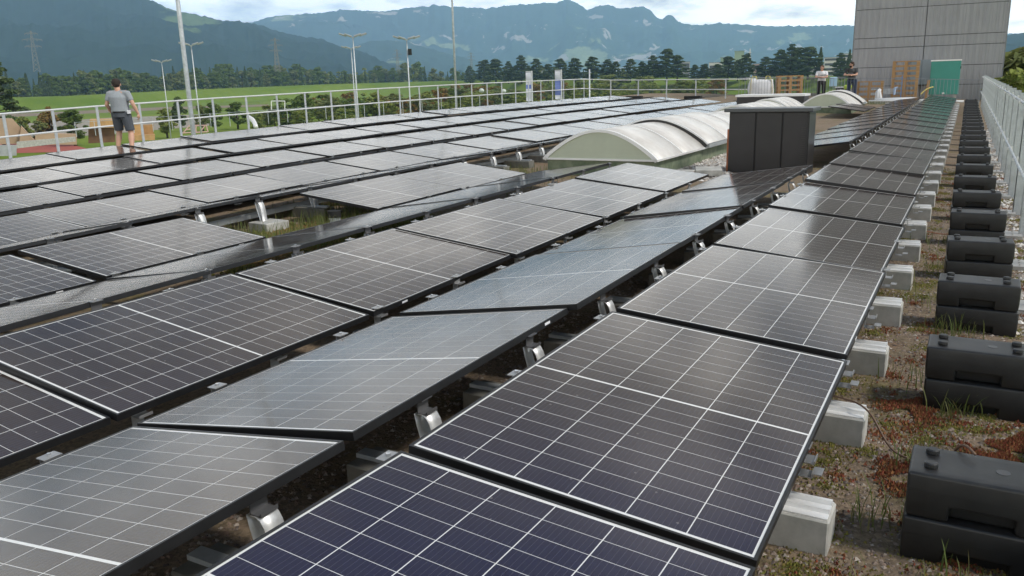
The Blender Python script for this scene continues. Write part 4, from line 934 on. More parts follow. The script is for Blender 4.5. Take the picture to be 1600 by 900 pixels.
zs = [ZT1, zs[0] + 5.4, zs[0] + 3.6, zs[0], zs[1], zs[2], zs[3], zs[4], zs[4] - 1.0, ZT0]
for i in range(len(zs)-1):
    for a, b_ in ((0.0, xm - .015), (xm + .012, W_)):
        corr_panel(a, b_, zs[i+1] + .014, zs[i] - .014)
mb = MB(); mb.box(-.05, .0, -.03, .3, ZT0, ZT1); mb.box(W_, W_ + .05, -.03, .3, ZT0, ZT1); obj('corner_trim', mb.mesh('corner_trim', M['grey_sheet']), tw)
mb = MB(); mb.box(W_ + .002, W_ + .02, .3, 9.0, ZT0, ZT1); obj('side_cladding', mb.mesh('side_cladding', M['corr']), tw)
# grey service cabinet and green cabinet
gy_ = 49.0
a = at_y(1423.5, 94, gy_); c = at_y(1455, 132, gy_)
o = thing('service_cabinet', 'pale grey two door metal cabinet fixed to the wall left of the green cabinet', 'cabinet', ((a.x+c.x)/2, gy_ + .35, c.z))
hw, hh = (c.x-a.x)/2, a.z-c.z
mb = MB(); mb.box(-hw, hw, -.3, .6, 0, hh); obj('body', mb.mesh('body', mat('pale_grey_paint', (.20, .235, .26), .45)), o)
for s in (0, 1): mb = MB(); mb.box(-hw+.02 + s*hw, -.01 + s*hw - (0 if s == 0 else .01), -.325, -.302, .02, hh-.02); bevel(obj('door', mb.mesh('door', mat('pale_grey_paint', (.22, .26, .285), .4)), o), .005, 1)
for s in (-1, 1): mb = MB(); mb.box(s*hw*.75-.04, s*hw*.75+.04, -.2, -.12, c.z*0-1.45, 0); obj('leg', mb.mesh('leg', M['galv']), o)
gy2 = 46.0
a = at_y(1455.5, 95, gy2); c = at_y(1496.5, 148, gy2)
o = thing('green_cabinet', 'turquoise green metal cabinet with white lid at the end of the path row', 'cabinet', ((a.x+c.x)/2, gy2 + .4, c.z))
hw, hh = (c.x-a.x)/2, a.z-c.z
tm = mat('turquoise_paint', (.045, .29, .235), .45, 0, .05, 2)
mb = MB(); mb.box(-hw, hw, -.39, .4, 0.02, hh - .03); obj('body', mb.mesh('body', tm), o)
mb = MB(); mb.box(-hw+.015, hw-.015, -.405, -.391, .035, hh-.05); bevel(obj('door', mb.mesh('door', tm), o), .004, 1)
mb = MB(); mb.box(-hw-.02, hw+.02, -.42, .42, hh-.03, hh+.03); obj('lid', mb.mesh('lid', M['rib']), o)
mb = MB(); mb.box(hw, hw+.03, -.39, -.33, hh*.75, hh*.82); obj('hinge', mb.mesh('hinge', M['rubber']), o)
for s in (-1, 1): mb = MB(); mb.box(s*hw*.8-.05, s*hw*.8+.05, -.3, .3, -.28, .02); obj('leg', mb.mesh('leg', M['concrete']), o)
mb = MB(); mb.box(-.05, .05, -.015, 0, -.03, .03); obj('handle', mb.mesh('handle', M['steel']), o, (0, -.405, .08))
tag(obj('wooden_post', (lambda q: (q.box(-.06, .06, -.05, .05, 0, 1.0), q.mesh('wooden_post', M['wood']))[1])(MB()), None, G(-1.95, 45.6, 0), (0, .08, 0)), 'wooden post leaning between the grey and green cabinets', 'post')
wire('yellow_hose', 'short yellow hose arching beside the green cabinet', [G(-2.15, 44.2, .35), G(-1.95, 44.3, .55), G(-1.75, 44.4, .66), G(-1.6, 44.5, .70)], .03, ym, 'hose')

# ---------------------------------------------------------------- people
def skin_mesh(name, verts, edges, radii, m_, parent, root=0, levels=2):
    me = bpy.data.meshes.new(name); me.from_pydata([tuple(v) for v in verts], edges, []); me.materials.append(m_)
    o = obj(name, me, parent); md = o.modifiers.new('skin', 'SKIN'); md.use_smooth_shade = True
    for i, r_ in enumerate(radii):
        sv = me.skin_vertices[0].data[i] if me.skin_vertices else None
        if sv: sv.radius = r_ if isinstance(r_, tuple) else (r_, r_); sv.use_root = (i == root)
    s_ = o.modifiers.new('sub', 'SUBSURF'); s_.levels = levels; s_.render_levels = levels; return o
def person_mesh(name, chains, m_, parent, seg=12, smooth=True):
    """continuous figure: overlapping tapered tubes fused with a voxel remesh"""
    mb = MB()
    for pts, rad, fl in chains: mb.tube(pts, rad, seg, True, 0, fl)
    me = mb.mesh(name, m_, True); o = obj(name, me, parent)
    rm = o.modifiers.new('fuse', 'REMESH'); rm.mode = 'VOXEL'; rm.voxel_size = 0.0105; rm.use_smooth_shade = True
    sm = o.modifiers.new('soft', 'SMOOTH'); sm.iterations = 3; sm.factor = .5
    return o
SKIN = mat('skin', (.52, .30, .21), .55); 
def ball(mb, c, r3, seg=14, rings=10):
    c = Vector(c); n0 = len(mb.v); mb.v.append((c.x, c.y, c.z - r3[2]))
    for i in range(1, rings):
        t_ = -math.pi/2 + math.pi*i/rings
        for j in range(seg): a = 2*math.pi*j/seg; mb.v.append((c.x + r3[0]*math.cos(t_)*math.cos(a), c.y + r3[1]*math.cos(t_)*math.sin(a), c.z + r3[2]*math.sin(t_)))
    mb.v.append((c.x, c.y, c.z + r3[2])); top = len(mb.v) - 1
    for j in range(seg): mb.f.append((n0, n0+1+(j+1) % seg, n0+1+j)); mb.mi.append(0); q = n0+1+(rings-2)*seg; mb.f.append((top, q+j, q+(j+1) % seg)); mb.mi.append(0)
    for i in range(rings-2):
        for j in range(seg): a = n0+1+i*seg+j; b_ = n0+1+i*seg+(j+1) % seg; mb.f.append((a, b_, b_+seg, a+seg)); mb.mi.append(0)
def hand(wrist, direc, palmn, side, curl=.5, sc_=1.0):
    """palm plus five unequal curled fingers; returns tube chains"""
    d = Vector(direc).normalized(); n = Vector(palmn).normalized(); s = d.cross(n).normalized() * side
    w0 = Vector(wrist); ch = [([w0, w0 + d*.045*sc_, w0 + d*.09*sc_], [.026*sc_, .040*sc_, .038*sc_], .55)]
    for i, (off, ln) in enumerate(((-.030, .060), (-.010, .074), (.010, .080), (.030, .072))):
        b0 = w0 + d*.085*sc_ + s*off*sc_; b1 = b0 + (d*math.cos(curl*.6) + n*math.sin(curl*.6))*ln*.5*sc_; b2 = b1 + (d*math.cos(curl*1.5) + n*math.sin(curl*1.5))*ln*.5*sc_
        ch.append(([b0 - d*.02, b0, b1, b2], [.010, .010, .009, .007], 1.0))
    t0_ = w0 + d*.03*sc_ + s*.03*sc_; t1_ = t0_ + (s*.7 + d*.6 + n*.2).normalized()*.035*sc_; t2_ = t1_ + (d + n*.3).normalized()*.032*sc_
    ch.append(([t0_, t1_, t2_], [.014, .012, .009], 1.0)); return ch
def figure(o, pose, top, bottom, hair, shoes=None, beard=False):
    P = {k: Vector(v) for k, v in pose.items()}
    hd = P['head']; face = P['face'].normalized(); side = Vector((-face.y, face.x, 0))
    ch = []
    ch.append(([P['pelvis'] + Vector((0,0,-.08)), P['pelvis'], P['waist'], P['chest'], P['neck'] + Vector((0,0,-.05))], [.11, .125, .11, .118, .08], 1.0))
    ch.append(([P['neck'] + Vector((0,0,-.08)), P['neck'], hd + Vector((0,0,-.06))], [.07, .056, .055], 1))
    for s in 'LR':
        ch.append(([P['sh'+s], P['el'+s], P['wr'+s]], [.056, .041, .027], 1))
        mid = (P['el'+s]*.65 + P['wr'+s]*.35); ch.append(([P['el'+s], mid, P['wr'+s]], [.040, .041, .026], 1))
        ch.append(([P['chest'] + Vector((0,0,.07)), P['sh'+s]], [.07, .054], 1))
        ch.append(([P['hip'+s], P['kn'+s]], [.095, .058], 1)); cm = P['kn'+s]*.68 + P['an'+s]*.32
        ch.append(([P['kn'+s], cm, P['an'+s]], [.056, .062, .036], 1))
        ft = P.get('toe'+s, P['an'+s] + face*.18 + Vector((0,0,-.05)))
        ch.append(([P['an'+s] + Vector((0,0,-.03)) - face*.04, ft], [.042, .032], 1))
        ch += hand(P['wr'+s], P['hd'+s], P['pn'+s], 1 if s == 'L' else -1, .6)
    mb = MB()
    for pts, rad, fl in ch: mb.tube(pts, rad, 12, True, 0, fl)
    # head: skull, jaw, nose, ears
    ball(mb, hd + Vector((0,0,.015)), (.078, .088, .105)); ball(mb, hd + face*.022 + Vector((0,0,-.055)), (.055, .055, .058))
    mb.tube([hd + face*.075 + Vector((0,0,.02)), hd + face*.104 + Vector((0,0,-.018)), hd + face*.085 + Vector((0,0,-.03))], [.010, .015, .010], 8)
    for s in (-1, 1): ball(mb, hd + side*s*.080 + Vector((0,0,-.01)), (.016, .020, .030), 8, 6)
    ball(mb, hd + face*.075 + Vector((0,0,-.062)), (.022, .016, .008), 8, 6)
    b_ = obj('body', mb.mesh('body', SKIN, True), o)
    rm = b_.modifiers.new('fuse', 'REMESH'); rm.mode = 'VOXEL'; rm.voxel_size = 0.009; rm.use_smooth_shade = True
    # eyes
    for s in (-1, 1):
        mb = MB(); ball(mb, hd + face*.083 + side*s*.030 + Vector((0,0,.012)), (.011, .011, .008), 8, 6); obj('eye', mb.mesh('eye', M['rubber'], True), o)
    # hair
    mb = MB(); ball(mb, hd - face*.014 + Vector((0,0,.040)), (.088, .095, .096)); ball(mb, hd - face*.038 + Vector((0,0,.0)), (.078, .070, .085)); obj('hair', mb.mesh('hair', mat('hair', hair, .8, 0, .3, 40), True), o)
    if beard:
        mb = MB(); ball(mb, hd + face*.040 + Vector((0,0,-.078)), (.060, .055, .055)); obj('beard', mb.mesh('beard', mat('beard', (.03, .02, .015), .9), True), o)
    # shirt
    mb = MB()
    flat = .0
    ax = side
    def torso(z_, c_, rx_, ry_): 
        return [c_ + ax*math.cos(t_)*rx_ + face.cross(Vector((0,0,1))).cross(Vector((0,0,1)))*0 + Vector((face.x, face.y, 0)).normalized()*math.sin(t_)*ry_ for t_ in [2*math.pi*j/16 for j in range(16)]]
    rings = [torso(0, P['pelvis'] + Vector((0,0,.02)), .190, .150), torso(0, P['waist'], .182, .142), torso(0, P['waist']*.5 + P['chest']*.5, .190, .145), torso(0, P['chest'], .205, .145), torso(0, P['chest'] + (P['neck']-P['chest'])*.5, .155, .112), torso(0, P['neck'] + Vector((0,0,-.03)), .085, .075)]
    n0 = len(mb.v)
    for r_ in rings: mb.v += [tuple(q) for q in r_]
    for i in range(len(rings)-1):
        for j in range(16): a = n0+i*16+j; b2 = n0+i*16+(j+1) % 16; mb.f.append((a, b2, b2+16, a+16)); mb.mi.append(0)
    mb.f.append(tuple(n0+j for j in reversed(range(16)))); mb.f.append(tuple(n0+(len(rings)-1)*16+j for j in range(16))); mb.mi += [0, 0]
    for s in 'LR':
        e_ = P['sh'+s]*.30 + P['el'+s]*.70; mb.tube([P['neck'] + Vector((0,0,-.055)), P['sh'+s]*.75 + P['neck']*.25 + Vector((0,0,-.03)), P['sh'+s] + Vector((0,0,-.012)), P['sh'+s]*.6 + P['el'+s]*.4, e_], [.055, .070, .070, .062, .058], 14)
    sh = obj('shirt', mb.mesh('shirt', top, True), o); rm = sh.modifiers.new('fuse', 'REMESH'); rm.mode = 'VOXEL'; rm.voxel_size = .012; rm.use_smooth_shade = True
    sm = sh.modifiers.new('soft', 'SMOOTH'); sm.iterations = 12
    # trousers or shorts
    mb = MB(); mb.tube([P['pelvis'] + Vector((0,0,-.09)), P['pelvis'] + Vector((0,0,.05))], [.175, .172], 16, True, 0, .85)
    for s in 'LR':
        if bottom[1] == 'shorts': e_ = P['hip'+s]*.12 + P['kn'+s]*.88; mb.tube([P['hip'+s] + Vector((0,0,.06)), P['hip'+s]*.5 + P['kn'+s]*.5, e_], [.112, .100, .092], 14)
        else: mb.tube([P['hip'+s] + Vector((0,0,.06)), P['kn'+s], P['an'+s]], [.110, .080, .062], 14)
    tr = obj(bottom[1] if bottom[1] == 'shorts' else 'trousers', mb.mesh('trousers', bottom[0], True), o); rm = tr.modifiers.new('fuse', 'REMESH'); rm.mode = 'VOXEL'; rm.voxel_size = .012; rm.use_smooth_shade = True
    mb = MB(); mb.tube([P['pelvis'] + Vector((0,0,.015)), P['pelvis'] + Vector((0,0,.05))], [.183, .181], 20, True, 0, .85); obj('belt', mb.mesh('belt', M['rubber']), o)
    for s in 'LR':
        mb = MB(); mb.tube([P['an'+s] + Vector((0,0,-.045)) - face*.06, P['an'+s] + Vector((0,0,-.05)) + face*.06, P['an'+s] + Vector((0,0,-.062)) + face*.19], [.046, .050, .036], 10); obj('shoe', mb.mesh('shoe', M['rubber'], True), o)
    return o
# local frame: x right, y forward (face), z up
def pose_base(fwd=0): 
    return dict(pelvis=(0, 0, .93), waist=(0, .0, 1.08), chest=(0, .0, 1.30), neck=(0, -.0, 1.47), head=(0, .02, 1.60), face=(0, 1, 0),
        shL=(-.185, 0, 1.40), elL=(-.26, -.03, 1.13), wrL=(-.27, .05, .90), hdL=(0, .15, -1), pnL=(1, 0, 0),
        shR=(.185, 0, 1.40), elR=(.27, -.04, 1.13), wrR=(.31, .03, .90), hdR=(.05, .15, -1), pnR=(-1, 0, 0),
        hipL=(-.09, 0, .90), knL=(-.11, .03, .49), anL=(-.12, -.02, .08), hipR=(.09, 0, .90), knR=(.11, .03, .49), anR=(.12, -.02, .08))
grey_shirt = mat('grey_heather_cotton', (.29, .315, .335), .9, 0, .06, 30); shorts_m = mat('slate_grey_cotton', (.075, .085, .10), .9, 0, .1, 12)
mp = at_y(196, 228, S(-17.7, 12.75, .3).y)
p1 = thing('person', 'man in grey polo shirt and dark shorts walking near the left railing', 'person', Vector((mp.x, mp.y, .25)), R(28))
ps = pose_base(); ps.update(head=(-.035, .05, 1.59), face=(-.25, 1, -.25), neck=(-.01, .02, 1.465), hipL=(-.09, 0, .90), knL=(-.13, .10, .50), anL=(-.17, .0, .10), hipR=(.09, 0, .90), knR=(.15, .02, .48), anR=(.20, -.16, .09), wrR=(.36, .0, .91), elR=(.29, -.03, 1.13), wrL=(-.245, .12, .93), elL=(-.255, -.03, 1.14))
p1.scale = (1.13, 1.08, 1.0)
figure(p1, ps, grey_shirt, (shorts_m, 'shorts'), (.025, .018, .014))
mb = MB(); mb.box(-.02, .02, -.055, .055, -.04, .04); obj('phone_pouch', mb.mesh('phone_pouch', M['white']), p1, (.195, -.05, .96))
# two men leaning on the barrier, facing the camera
def lean_pose(): 
    q = pose_base(); q.update(pelvis=(0, -.12, .93), waist=(0, -.08, 1.08), chest=(0, .02, 1.29), neck=(0, .07, 1.45), head=(0, .10, 1.585),
        shL=(-.20, .06, 1.39), elL=(-.25, .20, 1.15), wrL=(-.04, .36, 1.14), hdL=(1, .1, 0), pnL=(0, 0, -1), shR=(.20, .06, 1.39), elR=(.25, .20, 1.15), wrR=(.05, .38, 1.16), hdR=(-1, .1, -.1), pnR=(0, 0, -1),
        hipL=(-.10, -.12, .90), hipR=(.10, -.12, .90), knL=(-.12, -.16, .49), knR=(.12, -.14, .49), anL=(-.13, -.24, .08), anR=(.13, -.22, .08)); return q
p2 = thing('person', 'man in white t-shirt leaning with folded arms on the barrier', 'person', G(-6.55, YB + .36, 0.02), R(180) + .1); p2.scale = (1.0, 1.0, .97)
q = lean_pose(); q['face'] = (.45, 1, 0)
figure(p2, q, mat('white_cotton', (.74, .74, .76), .9), (mat('black_trousers', (.02, .02, .022), .9), 'trousers'), (.10, .055, .035))
mb = MB(); mb.box(-.07, .07, -.002, .002, -.008, .008); obj('chest_print', mb.mesh('chest_print', M['rubber']), p2, (0, .185, 1.24))
p3 = thing('person', 'bearded man in dark grey t-shirt and blue jeans leaning on the barrier by the tower', 'person', G(-5.18, YB + .36, 0.02), R(180) - .1); p3.scale = (1.08, 1.08, 1.06)
q = lean_pose(); q['face'] = (.85, .6, 0)
figure(p3, q, mat('charcoal_cotton', (.055, .058, .060), .9), (mat('blue_denim', (.03, .045, .085), .9), 'trousers'), (.05, .03, .02), beard=True)
# cover letters on the shirt are too small to read: a pale worn print
mb = MB()
for i in range(7): mb.box(-.105 + i*.031, -.085 + i*.031, -.002, .002, -.016, .012 + (i % 3)*.004)
obj('chest_print', mb.mesh('chest_print', mat('worn_print', (.35, .35, .36), .9)), p3, (0, .175, 1.22))

# ---------------------------------------------------------------- terrain
ZG = -9.0
def field_mat():
    m = bpy.data.materials.new('meadow'); m.use_nodes = True; t = m.node_tree; b = t.nodes['Principled BSDF']; g = N(t, 'ShaderNodeNewGeometry')
    n = N(t, 'ShaderNodeTexNoise', inp={'Scale': .012, 'Detail': 8, 'Roughness': .6}); L(t, g.outputs['Position'], n.inputs['Vector'])
    n2 = N(t, 'ShaderNodeTexNoise', inp={'Scale': .25, 'Detail': 8, 'Roughness': .7}); L(t, g.outputs['Position'], n2.inputs['Vector'])
    r = N(t, 'ShaderNodeValToRGB'); r.color_ramp.elements[0].position = .35; r.color_ramp.elements[1].position = .65
    r.color_ramp.elements[0].color = (.105, .175, .016, 1); r.color_ramp.elements[1].color = (.175, .235, .035, 1); L(t, n.outputs[0], r.inputs[0])
    x = N(t, 'ShaderNodeMixRGB', blend_type='MULTIPLY', inp={0: .7}); L(t, r.outputs[0], x.inputs[1])
    r2 = N(t, 'ShaderNodeMixRGB', inp={1: (.6, .6, .5, 1), 2: (1.35, 1.3, 1.25, 1)}); L(t, n2.outputs[0], r2.inputs[0]); L(t, r2.outputs[0], x.inputs[2])
    L(t, x.outputs[0], b.inputs['Base Color']); b.inputs['Roughness'].default_value = 1; b.inputs['Specular IOR Level'].default_value = .1; return m
M['field'] = field_mat()
mb = MB(); 
RAD = [0, 30, 60, 100, 160, 240, 340, 420]
angs = [i*6 for i in range(61)]
for r_ in RAD + [900, 2200, 5000, 8500]:
    for a_ in angs: mb.v.append((r_*math.sin(R(a_)), r_*math.cos(R(a_)), ZG - (0.0 if r_ < 25000 else 0)))
k = len(angs)
for i in range(len(RAD) + 3):
    for j in range(k-1): a_ = i*k+j; mb.f.append((a_, a_+k, a_+k+1, a_+1)); mb.mi.append(0)
setting(obj('meadow_ground', mb.mesh('meadow_ground', M['field'])))
# grassy river dyke, from far left to far right
DK = [(-400, 200, 158), (-150, 186, 154), (0, 177, 152.5), (100, 173, 150), (200, 168, 145), (300, 163, 140), (400, 158, 136), (500, 154, 132), (600, 150, 129), (700, 148, 126.5), (800, 150, 125), (900, 150, 123), (1000, 149, 122), (1100, 147, 121), (1200, 145, 120), (1350, 144, 118), (1600, 140, 112), (1900, 135, 108)]
mb = MB(); NR = 8
for (px, pb, pt) in DK:
    foot_ = hits(px, pb, ZG + .02); dist = math.hypot(foot_.x, foot_.y)
    top_ = bear(px, pt, dist + 75)
    for i in range(NR+1):
        t_ = i/NR; s_ = t_*t_*(3-2*t_); mb.v.append((foot_.x*(1-t_) + top_.x*t_, foot_.y*(1-t_) + top_.y*t_, foot_.z*(1-s_) + top_.z*s_))
    far_ = bear(px, pt, dist + 420); mb.v.append((far_.x, far_.y, top_.z - .3)); far_ = bear(px, pt, dist + 900); mb.v.append((far_.x, far_.y, ZG - .5))
k = NR + 3
for i in range(len(DK)-1):
    for j in range(k-1): a_ = i*k+j; mb.f.append((a_, a_+k, a_+k+1, a_+1)); mb.mi.append(0)
setting(obj('dyke', mb.mesh('dyke', M['field'], True)))
def dyke_top(px):
    for i in range(len(DK)-1):
        if DK[i][0] <= px <= DK[i+1][0]:
            u = (px - DK[i][0]) / (DK[i+1][0] - DK[i][0]); pb = DK[i][1]*(1-u) + DK[i+1][1]*u; pt = DK[i][2]*(1-u) + DK[i+1][2]*u
            f_ = hits(px, pb, ZG); d = math.hypot(f_.x, f_.y) + 75; return bear(px, pt, d), d, pt
# patches on the near ground: path, red court, dirt
def patch(name, pxs, m_, z, lab=None):
    pts = [hits(px, py, z) for px, py in pxs]; mb = MB(); mb.v += [tuple(p) for p in pts]; mb.f.append(tuple(range(len(pts)))[::-1]); mb.mi.append(0)
    o = obj(name, mb.mesh(name, m_)); setting(o); return o
patch('dirt_road', [(-300, 204), (40, 182), (250, 172), (420, 166), (420, 163), (250, 167.5), (40, 177), (-300, 196)], mat('dirt', (.20, .15, .10), .95, 0, .2, .2), ZG + .03)
patch('paved_path', [(-300, 250), (100, 215), (330, 196), (330, 178), (170, 184), (-300, 215)], mat('pale_paving', (.27, .24, .19), .95, 0, .15, .3), ZG + .035)
patch('playground_court', [(-200, 245), (150, 236), (70, 214), (-200, 222)], mat('red_court', (.36, .085, .06), .9, 0, .1, .5), ZG + .045)

# ---------------------------------------------------------------- trees
LEAF = {
 'green': island_mat('leaf_green', [(0.131, 0.200, 0.041), (0.193, 0.262, 0.062), (0.097, 0.152, 0.034), (0.221, 0.290, 0.076)], .7, .45),
 'olive': island_mat('leaf_olive', [(0.193, 0.221, 0.069), (0.262, 0.290, 0.097), (0.138, 0.172, 0.055), (0.317, 0.331, 0.138)], .7, .35),
 'pine': island_mat('needles', [(0.062, 0.097, 0.033), (0.097, 0.138, 0.048), (0.041, 0.069, 0.028), (0.124, 0.166, 0.055)], .8, .2),
 'lime': island_mat('leaf_lime', [(0.235, 0.276, 0.055), (0.304, 0.345, 0.083), (0.166, 0.221, 0.041), (0.359, 0.373, 0.124)], .7, .3),
 'orange': island_mat('leaf_autumn', [(0.304, 0.179, 0.048), (0.207, 0.179, 0.041), (0.386, 0.207, 0.069), (0.166, 0.152, 0.041)], .7, .3)}
BARK = mat('bark', (.065, .05, .038), .9, 0, .3, 3)
def clump(V_, F_, c, rad, n, ls, r_, squash=.75):
    for _ in range(n):
        a, z_ = r_.uniform(0, 6.283), r_.uniform(-1, 1); q = r_.random()**.45; h_ = math.sqrt(1 - z_*z_)
        p = Vector((c[0] + rad*q*h_*math.cos(a), c[1] + rad*q*h_*math.sin(a), c[2] + rad*squash*q*z_)); s = ls * r_.uniform(.6, 1.4)
        nn_ = (Vector((r_.gauss(0, .55), r_.gauss(0, .55), .8)) + (p - Vector(c)) / max(rad, .01) * .8).normalized(); u = nn_.cross(Vector((r_.gauss(0, 1), r_.gauss(0, 1), r_.gauss(0, 1)))).normalized(); v = u.cross(nn_)
        k = len(V_); V_ += [tuple(p - u*s), tuple(p + v*s*.55), tuple(p + u*s), tuple(p - v*s*.55)]; F_.append((k, k+1, k+2, k+3))
def tree_meshes(kind, seed, leaf, h=10.0, wd=6.0, n=2600, ls=.28, stem=.22):
    r_ = random.Random(seed); V_, F_ = [], []; mb = MB()
    if kind == 'round':
        mb.tube([(0,0,0), (.03*h, .01*h, h*.4), (0, 0, h*.75)], [.028*h, .020*h, .008*h], 7)
        lobes = []
        for i in range(34):
            a = r_.uniform(0, 6.28); t_ = r_.uniform(stem, 1.0); env = math.sin(math.pi * min(1, max(.05, (t_ - stem + .12)/(1.12 - stem)))) ** .6
            q = wd*.5 * env * math.sqrt(r_.random()) * .75; c = (q*math.cos(a), q*math.sin(a), h*(stem*.9 + (1-stem)*.97*(t_-stem)/(1-stem))); lobes.append((c, wd * r_.uniform(.06, .19)))
            if i < 9: mb.tube([(0, 0, h*r_.uniform(.25, .5)), (c[0]*.6, c[1]*.6, c[2]*.85), c], [.010*h, .006*h, .002*h], 5)
        for c, q in lobes: clump(V_, F_, c, q, n // 34, ls, r_)
    elif kind == 'pine':
        mb.tube([(0,0,0), (.01*h, 0, h*.5), (0, 0, h*.97)], [.018*h, .012*h, .003*h], 7)
        for i in range(26):
            t_ = stem + (1 - stem) * (i + r_.random()) / 26; env = (1 - t_)**.55 * (0.55 + .45*min(1, (t_-stem)*6)); a = i*2.4 + r_.uniform(-.5, .5)
            for s_ in range(2):
                q = wd*.5*env*(.35 + .6*r_.random()); aa = a + s_*3.0 + r_.uniform(-.4, .4); c = (q*math.cos(aa), q*math.sin(aa), h*t_ + r_.uniform(-.02, .03)*h)
                clump(V_, F_, c, wd*.15*(1.15-t_*.7), n // 52, ls, r_, .42); mb.tube([(0, 0, c[2] - .03*h), c], [.005*h, .002*h], 4)
    elif kind == 'spruce':
        mb.tube([(0,0,0), (0, 0, h)], [.018*h, .002*h], 7)
        for i in range(30):
            t_ = .08 + .90*i/30; rad = wd*.5*(1-t_)**.9
            for s_ in range(5):
                a = s_*1.256 + i*.7 + r_.uniform(-.3, .3); q = rad*r_.uniform(.45, .8); clump(V_, F_, (q*math.cos(a), q*math.sin(a), h*t_ - q*.25), max(.12, rad*.35), n // 150, ls, r_, .35)
        clump(V_, F_, (0, 0, h*.97), wd*.04, 12, ls*.5, r_, 2.5)
    elif kind == 'bush':
        mb.tube([(0,0,0), (0, 0, h*.5)], [.02*h, .01*h], 6)
        for i in range(28):
            a = r_.uniform(0, 6.28); q = wd*.40*math.sqrt(r_.random()); c = (q*math.cos(a), q*math.sin(a), h*r_.uniform(.12, .92)); clump(V_, F_, c, wd*r_.uniform(.06, .19), n // 28, ls, r_, .9)
    me = bpy.data.meshes.new('crown'); me.from_pydata(V_, [], F_); me.materials.append(LEAF[leaf]); me.update()
    return me, mb.mesh('trunk', BARK, True)
KIT = {}
def kit(kind, leaf, var, **kw):
    key = (kind, leaf, var)
    if key not in KIT: KIT[key] = tree_meshes(kind, hash((len(kind), len(leaf), var)) % 1000 + var*17, leaf, **kw)
    return KIT[key]
def plant(name, label, cat, base, h, wd, km, group=None, h0=10.0, w0=6.0):
    o = thing(name, label, cat, base, rr.uniform(0, 6.28), group); o.scale = (wd/w0, wd/w0, h/h0)
    obj('crown', km[0], o); obj('trunk', km[1], o); return o
rt = random.Random(21)
# tree line along the dyke
TOP = [(-150, 112), (0, 112), (50, 119), (100, 111), (160, 108), (250, 109), (300, 104), (370, 101), (400, 103), (470, 100), (540, 106), (600, 101), (650, 98), (690, 104), (720, 108), (760, 108), (850, 106), (950, 108), (1080, 108)]
def prof_at(P_, x):
    for i in range(len(P_)-1):
        if P_[i][0] <= x <= P_[i+1][0]: u = (x - P_[i][0])/(P_[i+1][0]-P_[i][0]); return P_[i][1]*(1-u) + P_[i+1][1]*u
    return P_[-1][1]
x = -140; cnt = 0
while x < 1060:
    for layer in (0, 1):
        cnt += 1; xx = x + rt.uniform(-4, 4) + layer*7
        base, d, pt = dyke_top(xx); d2 = d + 25 + layer*45; b2 = bear(xx, pt, d2); b2.z = base.z - 1.5
        top = prof_at(TOP, xx) + rt.uniform(-3, 10) + (0 if layer else rt.uniform(2, 12)); tz = bear(xx, top, d2).z
        kind = rt.choice(['round']*6 + ['spruce']*2 if xx < 420 else ['round']*7 + ['spruce']); leaf = 'pine' if kind == 'spruce' else rt.choice(['green', 'green', 'olive', 'olive', 'lime' if xx > 380 else 'green'])
        if kind == 'spruce': tz += 3
        km = kit(kind, leaf, rt.randint(0, 1), n=2600, ls=.50, stem=.04) if kind == 'round' else kit(kind, leaf, 0, n=1500, ls=.35)
        h_ = max(8, tz - b2.z); wd_ = h_ * rt.uniform(.7, 1.0) if kind == 'round' else h_*.35
        plant('broadleaf_tree' if kind == 'round' else 'spruce_tree', '%s %s tree, %s from the left behind the dyke' % ({'green': 'dark green', 'olive': 'olive green', 'lime': 'yellow green', 'pine': 'blackish pointed'}[leaf], 'leafy' if kind == 'round' else 'spruce', ordw(cnt)), 'tree', b2, h_, wd_, km, 'trees of the river wood behind the dyke')
    x += 10.5
# dark pines on the right half
PN = [(735, 104), (757, 94), (775, 92), (795, 97), (815, 88), (838, 92), (857, 100), (876, 92), (898, 91), (925, 89), (949, 94), (962, 96), (985, 92), (1003, 97), (1020, 88), (1042, 76), (1058, 86), (1085, 101), (1100, 100), (1120, 100), (1137, 88), (1152, 94), (1165, 84), (1195, 90), (1218, 78), (1235, 71), (1248, 76), (1262, 73), (1280, 72), (1312, 84), (1325, 76), (1345, 90)]
for i, (px, pt) in enumerate(PN):
    base, d, ptop = dyke_top(px); d2 = d - 25 + rt.uniform(-10, 20); b2 = bear(px, ptop, d2); fb = bear(px, ptop + 6, d2 - 20); b2 = fb
    tz = bear(px, pt, d2 - 20).z; h_ = tz - b2.z; spr = px in (1280, 1325)
    km = kit('spruce', 'pine', 1, n=2200, ls=.33) if spr else kit('pine', 'pine', rt.randint(0, 3), n=4200, ls=.34, stem=.16)
    plant('spruce_tree' if spr else 'pine_tree', '%s %s, %s from the left behind the far field' % (rt.choice(['dark', 'tall dark', 'bushy dark']), 'pointed spruce' if spr else 'pine', ordw(i+1)), 'tree', b2, h_, h_ * (.42 if spr else rt.uniform(.9, 1.4)), km, 'pines along the far field')
# hedge line of low shrubs under the pines and between
x = 690; cnt = 0
while x < 1330:
    cnt += 1; base, d, ptop = dyke_top(x); b2 = bear(x, ptop + 8, d - 50); h_ = rt.uniform(2, 4.5)
    plant('shrub', 'low green shrub, %s from the left below the dark pines' % ordw(cnt), 'shrub', b2, h_, h_*rt.uniform(1.3, 2.2), kit('bush', rt.choice(['green', 'olive']), 0, n=900, ls=.5), 'shrubs below the dark pines'); x += rt.uniform(16, 30)
